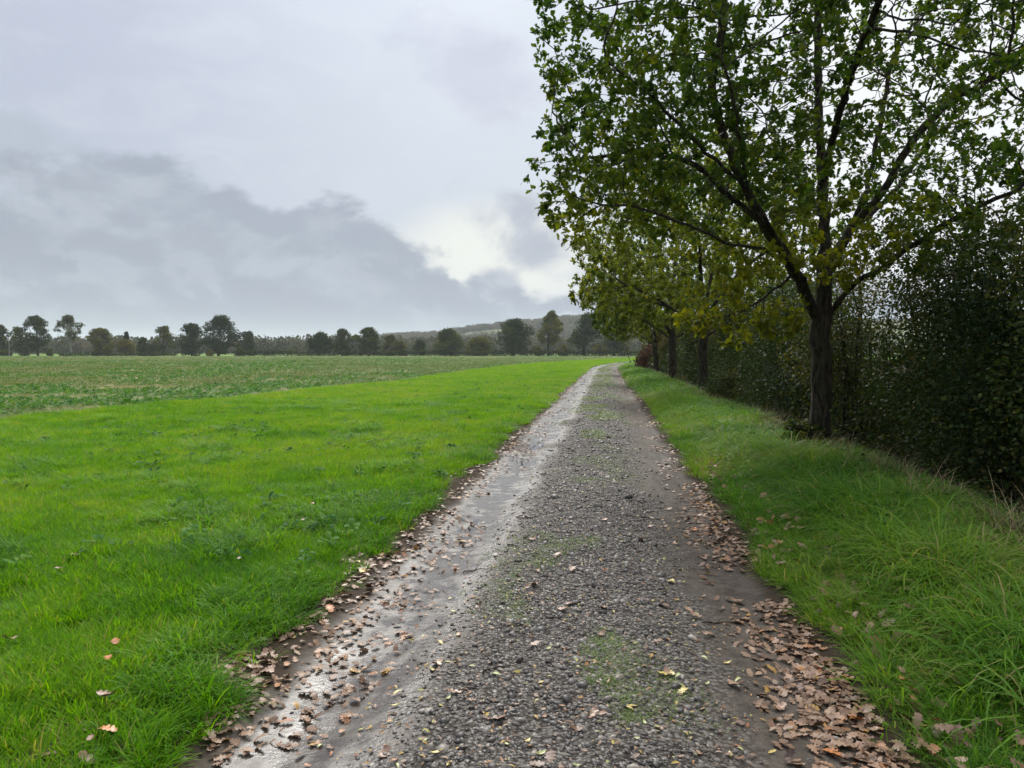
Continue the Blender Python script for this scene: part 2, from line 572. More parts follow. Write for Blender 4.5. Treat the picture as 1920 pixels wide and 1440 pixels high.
def edge(y, side):
    return (1.60 if side == 0 else 1.42) + 0.20 * (fbm(np.asarray(y) * 0.9, np.full_like(np.asarray(y, float), side * 31.3), 5, 4) - 0.5) * 2


def wetness(u, y):
    n = fbm(u * 1.4 + 3, y * 0.45, 21, 4)
    left = np.exp(-((u + 1.0) / 0.40) ** 2) * ss(0.40, 0.60, n + 0.06 + 0.06 * ss(4, 9, y))
    right = np.exp(-((u - 1.02) / 0.35) ** 2) * ss(0.48, 0.75, n) * 0.35
    return np.clip(left + right, 0, 1)


def h_base(x, y):
    x = np.asarray(x, float); y = np.asarray(y, float)
    u = x - xc(y)
    au = np.abs(u)
    off = ss(1.5, 5, au) * ss(600, 200, np.hypot(x, y))
    h = 0.16 * (fbm(x * 0.16, y * 0.16, 2, 3) - 0.5) * off
    h = h + 0.07 * (fbm(x * 1.1, y * 1.1, 4, 3) - 0.5) * ss(1.5, 2.2, au)
    h = h + 0.07 * ss(1.4, 2.1, -u)
    h = h + 0.15 * ss(1.4, 2.4, u) - 0.60 * ss(3.3, 4.5, u) + 0.35 * ss(4.9, 6.5, u)
    rut = 0.55 + 0.9 * vnoise(y * 0.42, y * 0 + 3, 8)
    h = h - 0.040 * np.exp(-((u + 1.05) / 0.34) ** 2) * rut - 0.030 * np.exp(-((u - 1.05) / 0.32) ** 2) * rut
    h = h + 0.030 * np.exp(-(u / 0.55) ** 2)
    # the hollow that holds the puddle
    h = h - 0.045 * np.exp(-((u + 1.02) / 0.34) ** 2 - ((y - 13.6) / 1.3) ** 2)
    return h


def h_track(x, y):
    u = x - xc(y)
    w = wetness(u, y)
    e = np.where(u < 0, edge(y, 0), edge(y, 1))
    n = (fbm(x * 5, y * 5, 11, 4) - 0.5) * 0.030 + (fbm(x * 17, y * 17, 12, 2) - 0.5) * 0.010
    return h_base(x, y) + n * (1 - 0.55 * w) - 0.05 * ss(e - 0.02, e + 0.18, np.abs(u)) + 0.004


def h_ground(x, y):
    x = np.asarray(x, float); y = np.asarray(y, float)
    u = x - xc(y)
    e = np.where(u < 0, edge(y, 0), edge(y, 1))
    inside = 1 - ss(e - 0.08, e + 0.10, np.abs(u))
    return h_base(x, y) - 0.07 * inside * (y < 158)


def crop_edge(y):
    """u of the border between grass strip and crop (negative: field side)"""
    y = np.asarray(y, float)
    return -(10.3 + 3.5 * np.exp(-(np.maximum(y, 4) - 17.8) / 14)) + 1.2 * (fbm(y * 0.12, y * 0, 15, 3) - 0.5)


def geo_steps(a, b, s0, g):
    v = [a]
    s = s0
    while v[-1] < b:
        v.append(v[-1] + s)
        s *= g
    return np.array(v)


uu = np.concatenate([-geo_steps(6.2, 4200, 0.25, 1.13)[::-1], np.arange(-6, 6.9, 0.12), geo_steps(7.1, 4200, 0.25, 1.13)])
yy = np.concatenate([-geo_steps(4.2, 1500, 0.5, 1.3)[::-1], np.arange(-4, 1.6, 0.4), geo_steps(1.6, 5200, 0.10, 1.022)])
Y, U = np.meshgrid(yy, uu, indexing='ij')
X = U + xc(Y)
cut = crop_edge(Y)
jag = (fbm(X * 0.8, Y * 0.8, 17, 3) - 0.5) * 1.4
w_crop = ss(0.25, -0.25, U - cut - jag) * (Y < 285)
w_far = (Y > 296).astype(float)
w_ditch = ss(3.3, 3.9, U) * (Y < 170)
w_grass = 1 - ss(2.1, 1.55, np.abs(U)) * (Y < 160)
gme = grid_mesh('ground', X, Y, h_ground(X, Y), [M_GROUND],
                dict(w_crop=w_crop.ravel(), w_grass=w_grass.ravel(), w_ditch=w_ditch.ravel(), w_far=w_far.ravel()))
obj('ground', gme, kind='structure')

uu = np.arange(-2.1, 2.0, 0.03)
yy = geo_steps(-3.0, 160, 0.045, 1.0075)
Y, U = np.meshgrid(yy, uu, indexing='ij')
X = U + xc(Y)
tme = grid_mesh('track', X, Y, h_track(X, Y), [M_TRACK], dict(u=U.ravel(), wet=wetness(U, Y).ravel()))
obj('track', tme, kind='structure')


def puddle(u0, u1, y0, y1, level, lab):
    uu = np.arange(u0, u1, 0.03)
    yy = np.arange(y0, y1, 0.05)
    Y, U = np.meshgrid(yy, uu, indexing='ij')
    X = U + xc(Y)
    H = h_track(X, Y)
    keep = H < level + 0.012
    i = np.arange(X.size).reshape(X.shape)
    k = keep[:-1, :-1] & keep[:-1, 1:] & keep[1:, 1:] & keep[1:, :-1]
    q = np.stack([i[:-1, :-1], i[:-1, 1:], i[1:, 1:], i[1:, :-1]], -1)[k]
    used, inv = np.unique(q.ravel(), return_inverse=True)
    V = np.stack([X.ravel(), Y.ravel(), np.full(X.size, level)], -1)[used]
    if len(q):
        o = obj('puddle', make_mesh('puddle', V, None, [M_WATER], True, None, inv.reshape(-1, 4)), kind='structure')
        o['label'] = lab


puddle(-1.6, -0.45, 11.8, 15.8, -0.058, 'long shallow puddle filling the field-side wheel rut')
puddle(-1.5, -0.6, 6.6, 9.2, -0.047, 'thin film of water in the muddy field-side rut')
puddle(-1.5, -0.6, 17.5, 30.0, -0.050, 'string of thin puddles further up the field-side rut')

# hill on the skyline
HAZ = [-1.2, -0.6, -0.33, -0.18, -0.09, -0.055, -0.007, 0.07, 0.13, 0.30, 0.66, 1.3]
HH = [0, 0, 5, 21, 27, 36, 42, 52, 56, 60, 50, 30]


def h_hill(x, y):
    a = x / y
    H = np.interp(a, HAZ, HH) + 5 * (fbm(x * 0.008, y * 0.008, 33, 3) - 0.5)
    return H * ss(780, 1300, y) * (1 + 0.1 * ss(1300, 1800, y)) - 0.5


Y, A = np.meshgrid(np.linspace(760, 2000, 40), np.linspace(-1.2, 1.3, 110), indexing='ij')
hme = grid_mesh('hill', A * Y, Y, h_hill(A * Y, Y), [M_HILL])
obj('hill', hme, kind='structure')

# ------------------------------------------------------------------ plant templates
def blade_tuft(name, n, mat, length, width, spread, lean, seed, droop=0.5, segs=3, dry=0.012):
    r = np.random.default_rng(seed)
    V, T, hue = [], [], []
    for _ in range(n):
        a = r.uniform(0, 2 * math.pi)
        rad = spread * math.sqrt(r.uniform())
        b = np.array((math.cos(a) * rad, math.sin(a) * rad, -0.01))
        da = a + r.normal(0, 0.9)
        ln = length * r.uniform(0.55, 1.15)
        le = abs(r.normal(lean, lean * 0.5))
        d = np.array((math.cos(da), math.sin(da), 0))
        side = np.array((-d[1], d[0], 0))
        w = width * r.uniform(0.7, 1.2)
        ang = le
        p = b.copy()
        hv = np.clip(0.5 + r.normal(0, 0.30), -0.3, 1.1) if r.uniform() > dry else 1.9
        base = len(V)
        for s in range(segs + 1):
            f = s / segs
            ww = w * (1 - f) ** 0.6 * (0.8 if s == 0 else 1)
            if s < segs:
                V += [p - side * ww / 2, p + side * ww / 2]
                hue += [hv, hv]
            else:
                V.append(p.copy()); hue.append(hv)
            ang += droop * r.uniform(0.5, 1.3) / segs * 1.6
            p = p + (d * math.sin(ang) + np.array((0, 0, math.cos(ang)))) * ln / segs
        for s in range(segs - 1):
            i = base + 2 * s
            T += [(i, i + 1, i + 3), (i, i + 3, i + 2)]
        i = base + 2 * (segs - 1)
        T.append((i, i + 1, i + 2))
    return make_mesh(name, V, T, [mat], True, dict(hue=np.clip(hue, 0, 2)))


def rosette(name, n, mat, size, seed, up=0.7):
    """broad-leaved low plant"""
    r = np.random.default_rng(seed)
    V, T, hue = [], [], []
    for k in range(n):
        a = 2 * math.pi * k / n + r.normal(0, 0.35)
        d = np.array((math.cos(a), math.sin(a), 0)); sd = np.array((-d[1], d[0], 0)); z = np.array((0, 0, 1.0))
        ln = size * r.uniform(0.6, 1.1); w = ln * r.uniform(0.32, 0.5); el = r.uniform(up * 0.5, up * 1.3)
        hv = np.clip(0.5 + r.normal(0, 0.25), 0, 1)
        b = len(V)
        prof = [(0.05, 0.06), (0.4, 0.2), (0.55, 0.8), (0.8, 1.0), (1.0, 0.45)]
        for f, ww in prof:
            c = d * (ln * f * math.cos(el)) + z * (ln * (f * math.sin(el) - 0.35 * f * f) + 0.01)
            bend = z * (w * 0.12 * ww)
            V += [c - sd * w / 2 * ww + bend, c, c + sd * w / 2 * ww + bend]
            hue += [hv] * 3
        for s in range(len(prof) - 1):
            i = b + 3 * s
            for o in (0, 1):
                T += [(i + o, i + o + 1, i + o + 4), (i + o, i + o + 4, i + o + 3)]
    return make_mesh(name, V, T, [mat], True, dict(hue=np.array(hue)))


def oak_outline(lobes=4, seed=0):
    """(half-outline points: along, half width) of a lobed oak leaf of length 1"""
    r = np.random.default_rng(seed)
    pts = [(0.0, 0.012), (0.10, 0.02)]
    for k in range(lobes):
        f = 0.2 + 0.68 * (k / (lobes - 1)) if lobes > 1 else 0.6
        w = (0.17, 0.27, 0.31, 0.22, 0.16)[min(k, 4)] * r.uniform(0.9, 1.1)
        pts += [(f - 0.02, w), (f + 0.05, w * 0.96)]
        if k < lobes - 1:
            pts.append((f + 0.12, w * 0.55))
    pts.append((1.0, 0.0))
    return pts


def leaf_template(pts, fold=0.15, curl=0.1, wav=0.0, seed=0):
    """leaf lying along +y, midrib and two half outlines, unit length; returns V, T"""
    r = np.random.default_rng(seed)
    V, T = [], []
    cx, cyl = r.normal(0, 1), r.normal(0, 1)
    for (f, w) in pts:
        zc = curl * (f - 0.4) ** 2 * 2
        zw1 = fold * w + wav * r.normal()
        zw2 = fold * w + wav * r.normal()
        if w <= 1e-6:
            V += [(0, f, zc)]
        else:
            V += [(-w, f, zc + zw1), (0, f, zc), (w, f, zc + zw2)]
    n = len(pts)
    for k in range(n - 1):
        i = 3 * k
        if pts[k + 1][1] <= 1e-6:
            T += [(i, i + 1, i + 3), (i + 1, i + 2, i + 3)]
        else:
            for o in (0, 1):
                T += [(i + o, i + o + 1, i + o + 4), (i + o, i + o + 4, i + o + 3)]
    return np.array(V, float), np.array(T, int)


def strip_leaf(pts, curl):
    V, T = [], []
    for f, w in pts:
        z = curl * (f - 0.4) ** 2 * 2
        V += [(-w, f, z), (w, f + 0.02, z + w * 0.15)] if w > 0 else [(0, f, z)]
    for k in range(len(pts) - 1):
        i = 2 * k
        T += [(i, i + 1, i + 2)] if pts[k + 1][1] == 0 else [(i, i + 1, i + 3), (i, i + 3, i + 2)]
    return np.array(V, float), np.array(T, int)


LEAF_LOBED = strip_leaf([(0.0, 0.02), (0.30, 0.25), (0.42, 0.15), (0.60, 0.35), (0.72, 0.20), (0.88, 0.24), (1.0, 0.0)], -0.3)
LEAF_MID = strip_leaf([(0.0, 0.03), (0.35, 0.26), (0.52, 0.17), (0.75, 0.34), (1.0, 0.0)], -0.25)
# simple four-triangle leaf
LEAF_SMALL = (np.array([(0, 0, 0), (-0.30, 0.5, 0.06), (0, 0.5, 0), (0.30, 0.5, 0.06), (0, 1, -0.06)], float),
              np.array([(0, 2, 1), (0, 3, 2), (1, 2, 4), (2, 3, 4)]))
LEAF_TWO = (np.array([(0, 0, 0), (-0.36, 0.55, 0.08), (0.36, 0.5, -0.05), (0, 1, 0)], float), np.array([(0, 2, 1), (1, 2, 3)]))


def unit(v):
    return v / np.maximum(np.linalg.norm(v, axis=-1, keepdims=True), 1e-9)


def leaves_mesh(name, tmpl, pos, dirs, nrm, size, hue, mat):
    V0, T0 = tmpl
    d = unit(dirs)
    s = unit(np.cross(d, nrm))
    n = np.cross(s, d)
    V = (pos[:, None, :] + size[:, None, None] * (V0[None, :, 0:1] * s[:, None, :] + V0[None, :, 1:2] * d[:, None, :]
                                                  + V0[None, :, 2:3] * n[:, None, :]))
    k = len(V0)
    T = (T0[None] + (np.arange(len(pos)) * k)[:, None, None]).reshape(-1, 3)
    return make_mesh(name, V.reshape(-1, 3), T, [mat], False, dict(hue=np.repeat(hue, k)))


# ------------------------------------------------------------------ tree builder
def grow(seed_lines, attract, step=0.16, kill=0.28, infl=1.3, iters=90, seed=1):
    """space colonisation from hand-placed limbs: returns node positions and parents"""
    r = np.random.default_rng(seed)
    pos, par = [], []

    def add(p, q):
        pos.append(np.array(p, float)); par.append(q)
        return len(pos) - 1
    ends = []
    for line in seed_lines:
        pts = [np.array(p, float) for p in line]
        if not pos:
            last = add(pts[0], -1)
        else:
            last = int(np.argmin([np.linalg.norm(p - pts[0]) for p in pos]))
        # smooth catmull-rom through the points
        for k in range(len(pts) - 1):
            p0, p1, p2, p3 = pts[max(k - 1, 0)], pts[k], pts[k + 1], pts[min(k + 2, len(pts) - 1)]
            n = max(2, int(np.linalg.norm(p2 - p1) / step))
            for j in range(1, n + 1):
                f = j / n
                q = 0.5 * ((2 * p1) + (-p0 + p2) * f + (2 * p0 - 5 * p1 + 4 * p2 - p3) * f ** 2 + (-p0 + 3 * p1 - 3 * p2 + p3) * f ** 3)
                last = add(q + r.normal(0, 0.012, 3), last)
    A = np.array(attract)
    alive = np.ones(len(A), bool)
    nd = np.full(len(A), 1e9)
    ni = np.zeros(len(A), int)

    def update(i0):
        P = np.array(pos[i0:])
        for c in range(0, len(P), 400):
            dd = np.linalg.norm(A[:, None] - P[None, c:c + 400], axis=2)
            j = dd.argmin(1)
            m = dd[np.arange(len(A)), j]
            b = m < nd
            nd[b] = m[b]
            ni[b] = j[b] + i0 + c
    update(0)
    alive &= nd > kill
    for it in range(iters):
        act = alive & (nd < infl)
        if not act.any():
            infl *= 1.5
            if infl > 8:
                break
            continue
        idx = ni[act]
        dv = unit(A[act] - np.array(pos)[idx])
        acc = np.zeros((len(pos), 3)); cnt = np.zeros(len(pos))
        np.add.at(acc, idx, dv); np.add.at(cnt, idx, 1)
        src = np.nonzero(cnt)[0]
        i0 = len(pos)
        for k in src:
            d = acc[k] / cnt[k]
            d = d + r.normal(0, 0.22, 3)
            if par[k] >= 0:
                d = d + 0.35 * unit(pos[k] - pos[par[k]])
            add(pos[k] + unit(d) * step, int(k))
        update(i0)
        alive &= nd > kill
        if not alive.any():
            break
    return np.array(pos), np.array(par)


def radii(pos, par, tip=0.0045, ex=2.35, base=None):
    n = len(pos)
    acc = np.zeros(n)
    ch = np.zeros(n, int)
    for i in range(n):
        if par[i] >= 0:
            ch[par[i]] += 1
    R = np.zeros(n)
    for i in range(n - 1, -1, -1):
        R[i] = tip if acc[i] == 0 else acc[i] ** (1 / ex)
        if par[i] >= 0:
            acc[par[i]] += R[i] ** ex
    if base:
        # keep twig tips, scale thick wood to the wanted trunk radius
        k = math.log(base / tip) / math.log(R[0] / tip)
        R = tip * (R / tip) ** k
    return R, ch


def tubes(name, pos, par, R, rmin, rmax, mat, seed=0, flare=None, rough=0.0, select=None):
    """tubes along chains of nodes with rmin <= radius < rmax at the chain's start"""
    r = np.random.default_rng(seed)
    n = len(pos)
    kids = [[] for _ in range(n)]
    for i in range(n):
        if par[i] >= 0:
            kids[par[i]].append(i)
    out, chain_no = {}, -1
    starts = [(0, -1)]
    while starts:
        i, p = starts.pop()
        chain = [] if p < 0 else [p]
        rad = [] if p < 0 else [min(R[p], R[i] * 1.15)]
        while True:
            chain.append(i); rad.append(R[i])
            k = kids[i]
            if not k:
                break
            k = sorted(k, key=lambda j: -R[j])
            for j in k[1:]:
                starts.append((j, i))
            i = k[0]
        P = pos[chain]
        rad = np.array(rad)
        chain_no += 1
        key = select(chain_no, rad[0]) if select else 0
        if flare is not None:
            rad = rad * flare(P)
        keep = (rad >= rmin) & (rad < rmax)
        idx = np.nonzero(keep)[0]
        if len(idx) < 1:
            continue
        a, b = idx[0], min(idx[-1] + 1, len(P) - 1)
        P, rad = P[a:b + 1], rad[a:b + 1]
        if len(P) < 2:
            continue
        m = 12 if rad[0] > 0.09 else 8 if rad[0] > 0.04 else 5 if rad[0] > 0.015 else 3
        tg = np.gradient(P, axis=0)
        tg = unit(tg)
        ref = np.array((0.3, 1, 0.1)) if abs(tg[0][1]) < 0.9 else np.array((1, 0, 0.1))
        V, Q = out.setdefault(key, ([], []))
        base = len(V)
        ph = np.arange(m) * 2 * math.pi / m
        jit = 1 + rough * r.normal(0, 1, m) if m >= 8 else np.ones(m)
        for q in range(len(P)):
            s1 = np.cross(tg[q], ref); s1 /= np.linalg.norm(s1)
            s2 = np.cross(tg[q], s1)
            ref = s1 * 0 + np.cross(s1, tg[q])
            rr = rad[q] * jit
            if m >= 8:
                jit = jit * 0.8 + 0.2 * (1 + rough * r.normal(0, 1, m) * 1.5)
            for k in range(m):
                V.append(P[q] + s1 * (math.cos(ph[k]) * rr[k]) + s2 * (math.sin(ph[k]) * rr[k]))
        for q in range(len(P) - 1):
            for k in range(m):
                k2 = (k + 1) % m
                i0 = base + q * m
                Q.append((i0 + k, i0 + k2, i0 + m + k2, i0 + m + k))
    if select:
        return {k: make_mesh(name, v, None, [mat], True, None, q) for k, (v, q) in out.items()}
    V, Q = out[0]
    return make_mesh(name, V, None, [mat], True, None, Q)


def ellipsoid_pts(r, n, c, rad, shell=0.0):
    v = unit(r.normal(0, 1, (n, 3)))
    q = (r.uniform(shell ** 3, 1, n)) ** (1 / 3)
    return np.array(c) + v * q[:, None] * np.array(rad)


def oak(loc, lines, attract, label, leaf_n, tmpl, lsize, hue_fn, base_r, seed, step=0.16, kill=0.28, group=None,
        tip=0.0045, leaf_rmax=0.012, cluster=6, thin=None):
    r = np.random.default_rng(seed)
    loc = np.array(loc, float)
    lines = [[np.array(p) - loc for p in ln] for ln in lines]
    pos, par = grow(lines, np.array(attract) - loc, step, kill, 1.3, 90, seed)
    R, ch = radii(pos, par, tip, 2.3, base_r)
    root = empty('oak_tree', tuple(loc), label, 'tree', group)

    def flare(P):
        return 1 + 0.55 * np.exp(-np.clip(P[:, 2], 0, 9) / 0.22) * (np.hypot(P[:, 0], P[:, 1]) < 0.8)
    wood = tubes('oak_wood', pos, par, R, 0.0, 9, M_BARK, seed, flare, 0.05,
                 lambda no, r0: 'trunk' if no == 0 else ('limb', no) if r0 > 0.042 else 'branchwork')
    trunk = obj('trunk', wood['trunk'], root)
    for key, me in wood.items():
        if key == 'branchwork':
            obj('branchwork', me, root)
        elif key != 'trunk':
            obj('limb', me, trunk)
    # leaf rosettes on the thin wood
    cand = np.nonzero((R < leaf_rmax) & (par >= 0))[0]
    wt = np.where(ch[cand] == 0, 3.0, 1.0)
    nc = leaf_n // cluster
    pick = r.choice(cand, nc, p=wt / wt.sum())
    tw = unit(pos[pick] - pos[par[pick]])
    cp = pos[pick] + tw * r.uniform(0, 0.08, nc)[:, None] + r.normal(0, 0.045, (nc, 3))
    cdir = unit(tw + r.normal(0, 0.45, (nc, 3)) + np.array((0, 0, 0.1)))
    chue = r.normal(0, 0.07, nc)
    if thin is not None:
        q = ((cp + loc - np.array(thin[0])) / np.array(thin[1]))
        q = r.uniform(0, 1, nc) > thin[2] * ss(1.1, 0.7, np.hypot(q[:, 0], q[:, 2]))
        cp, cdir, chue = cp[q], cdir[q], chue[q]
        nc = len(cp)
    k = cluster
    d = np.repeat(cdir, k, 0) * 0.45 + unit(r.normal(0, 1, (nc * k, 3))) * 0.95 + np.array((0, 0, -0.12))
    p = np.repeat(cp, k, 0) + r.normal(0, 0.02, (nc * k, 3))
    nm = np.array((0, 0, 1.0)) + r.normal(0, 0.55, (nc * k, 3))
    sz = lsize * r.uniform(0.65, 1.2, nc * k)
    hue = np.clip(hue_fn(p + loc, r) + np.repeat(chue, k) + r.normal(0, 0.08, nc * k), 0, 0.9) + 0.1 * (r.uniform(0, 1, nc * k) > 0.985)
    o = obj('crown', leaves_mesh('crown', tmpl, p, d, nm, sz, hue, M_OAK), root)
    return root


def rel_lines(loc, seed, height=9.5, spread=4.5, fork=2.3):
    """generic young oak: straight trunk, forked into rising limbs"""
    r = np.random.default_rng(seed)
    l = np.array(loc, float)
    out = [[l + (0, 0, -0.3), l + (0.03, 0, 1.0), l + (r.normal(0, 0.05), r.normal(0, 0.05), fork), l + (r.normal(0, 0.2), r.normal(0, 0.2), fork + 1.8),
            l + (r.normal(0, 0.4), r.normal(0, 0.4), height - 2.2)]]
    n = 6
    for k in range(n):
        a = 2 * math.pi * k / n + r.normal(0, 0.3)
        z0 = fork + r.uniform(-0.1, 1.0)
        d = np.array((math.cos(a), math.sin(a), 0))
        q = spread * r.uniform(0.55, 0.8)
        up = r.uniform(1.2, 3.6)
        out.append([l + (0, 0, z0), l + d * q * 0.35 + (0, 0, z0 + up * 0.5), l + d * q * 0.7 + (0, 0, z0 + up * 0.8), l + d * q + (0, 0, z0 + up)])
    return out


# ---- the big forked oak beside the track
r0 = np.random.default_rng(11)
TB = np.array((4.88, 12.2, -0.12))
lines = [
    [TB + (0, 0, -0.3), at(1540, 760, 12.2), at(1541, 680, 12.2), at(1538, 620, 12.2), at(1542, 570, 12.2), at(1543, 480, 12.3), at(1536, 350, 12.5), at(1528, 230, 12.6), at(1524, 100, 12.8), at(1520, -40, 13.0)],
    [at(1537, 605, 12.2), at(1505, 545, 12.0), at(1478, 497, 11.8), at(1440, 440, 11.5), at(1392, 350, 11.2), at(1352, 260, 11.0), at(1332, 170, 10.9), at(1345, 70, 10.8), at(1350, -60, 10.8)],
    [at(1542, 600, 12.2), at(1572, 565, 12.1), at(1602, 530, 11.9), at(1655, 500, 11.6), at(1725, 450, 11.3), at(1810, 395, 11.0), at(1900, 360, 10.7)],
    [at(1482, 505, 11.8), at(1440, 475, 11.4), at(1372, 460, 10.9), at(1300, 430, 10.4), at(1205, 395, 9.9), at(1110, 385, 9.6)],
    [at(1425, 415, 11.45), at(1370, 376, 11.5), at(1300, 315, 11.4), at(1200, 290, 11.2), at(1100, 300, 11.0)],
    [at(1545, 520, 12.2), at(1590, 430, 12.4), at(1622, 345, 12.7), at(1640, 250, 13.0), at(1660, 120, 13.2)],
    [at(1590, 430, 12.4), at(1650, 360, 12.2), at(1700, 270, 12.0), at(1770, 200, 11.9), at(1870, 140, 11.8)],
    [at(1472, 528, 11.85), at(1430, 560, 11.6), at(1385, 588, 11.3), at(1320, 600, 11.0)],
    [at(1392, 350, 11.2), at(1330, 300, 10.6), at(1230, 200, 10.0), at(1130, 120, 9.6)],
    [at(1543, 480, 12.3), at(1540, 420, 13.2), at(1500, 350, 14.2), at(1450, 270, 15.0)],
    [at(1543, 490, 12.3), at(1600, 430, 13.3), at(1680, 350, 14.3), at(1740, 250, 15.2)],
    [at(1536, 350, 12.5), at(1560, 240, 11.3), at(1600, 110, 10.2), at(1640, 10, 9.5)],
    [at(1440, 440, 11.5), at(1400, 370, 10.5), at(1380, 250, 9.6), at(1350, 120, 9.0)],
]
att = ellipsoid_pts(r0, 5200, (5.1, 11.9, 6.4), (4.9, 4.3, 3.7), 0.35)
att = att[att[:, 2] > 3.3]
# thinner wood where the photograph shows the sky through the crown
pxs = 960 + F * att[:, 0] / att[:, 1]
pys = 660 - F * (att[:, 2] - CAM_Z) / att[:, 1]
att = np.vstack([
    att,
    ellipsoid_pts(r0, 260, (1.3, 10.4, 4.0), (1.1, 1.2, 1.0)),
    ellipsoid_pts(r0, 150, (0.75, 10.3, 3.6), (0.5, 0.7, 0.7)),
    ellipsoid_pts(r0, 170, tuple(at(1335, 575, 11.1)), (0.55, 0.5, 0.40)),
    ellipsoid_pts(r0, 90, tuple(at(1380, 610, 11.2)), (0.25, 0.3, 0.35)),
    ellipsoid_pts(r0, 120, tuple(at(1400, 500, 11.0)), (0.6, 0.5, 0.35)),
    ellipsoid_pts(r0, 110, tuple(at(1455, 600, 11.7)), (0.40, 0.35, 0.35)),
    ellipsoid_pts(r0, 260, tuple(at(1760, 440, 10.9)), (1.3, 1.0, 0.6)),
    ellipsoid_pts(r0, 120, tuple(at(1610, 500, 11.2)), (0.6, 0.6, 0.4)),
])


def hue_main(p, r):
    px = 960 + F * p[:, 0] / p[:, 1]
    low = ss(4.6, 2.6, p[:, 2]) * ss(6.0, 4.6, p[:, 0])
    return 0.29 + 0.42 * low + 0.42 * (fbm(p[:, 0] * 0.9 + p[:, 1] * 0.4, p[:, 2] * 0.9, 50, 2) - 0.5) + 0.2 * (r.uniform(0, 1, len(p)) > 0.955)


oak(TB, lines, att, 'big forked oak with green and yellow leaves leaning over the track', 71000, LEAF_LOBED, 0.104, hue_main, 0.155, 3,
    0.15, 0.225, leaf_rmax=0.010, cluster=4, thin=((5.9, 12, 5.2), (2.3, 1, 1.9), 0.62))

# ---- the row of oaks behind it
row = [((6.9, 28.0, -0.15), 5.0, 9.4, 'second oak of the verge row, trunk half hidden by a bramble bush', 0.47, 46000, 0.125),
       ((8.5, 41.0, -0.15), 5.4, 9.6, 'third oak of the verge row, with a dark straight trunk at the grass edge', 0.42, 34000, 0.155),
       ((10.6, 57.0, -0.15), 5.2, 9.0, 'fourth oak of the verge row, low branches over the bend', 0.44, 26000, 0.19),
       ((13.1, 73.0, -0.15), 5.2, 9.0, 'fifth oak of the verge row, beside the copper-leaved bush', 0.40, 18000, 0.23)]
for k, (loc, sp, hh, lab, hue0, ln, ls) in enumerate(row):
    rr = np.random.default_rng(40 + k)
    a = np.vstack([ellipsoid_pts(rr, 1500, (loc[0] + 0.1, loc[1], 5.9), (sp, sp * 0.95, 3.7), 0.45),
                   ellipsoid_pts(rr, 380, (loc[0] - 3.0, loc[1] - 1.5, 3.9), (2.0, 2.6, 1.3)),
                   ellipsoid_pts(rr, 160, (loc[0] + 1.0, loc[1] - 3.5, 3.6), (2.4, 1.4, 1.0))])
    a = a[a[:, 2] > 2.5]

    def hue_row(p, r, h0=hue0, s=k):
        return h0 + 0.12 + 0.40 * (fbm(p[:, 0] * 0.5 + p[:, 1] * 0.3, p[:, 2] * 0.6, 60 + s, 2) - 0.5) + 0.25 * (r.uniform(0, 1, len(p)) > 0.95)
    oak(loc, rel_lines(loc, 70 + k, hh, sp), a, lab, ln, LEAF_MID if k < 2 else LEAF_SMALL, ls, hue_row, (0.17, 0.21, 0.2, 0.2)[k], 20 + k, 0.28, 0.45,
        group='oaks standing along the verge', tip=0.006, leaf_rmax=0.02)

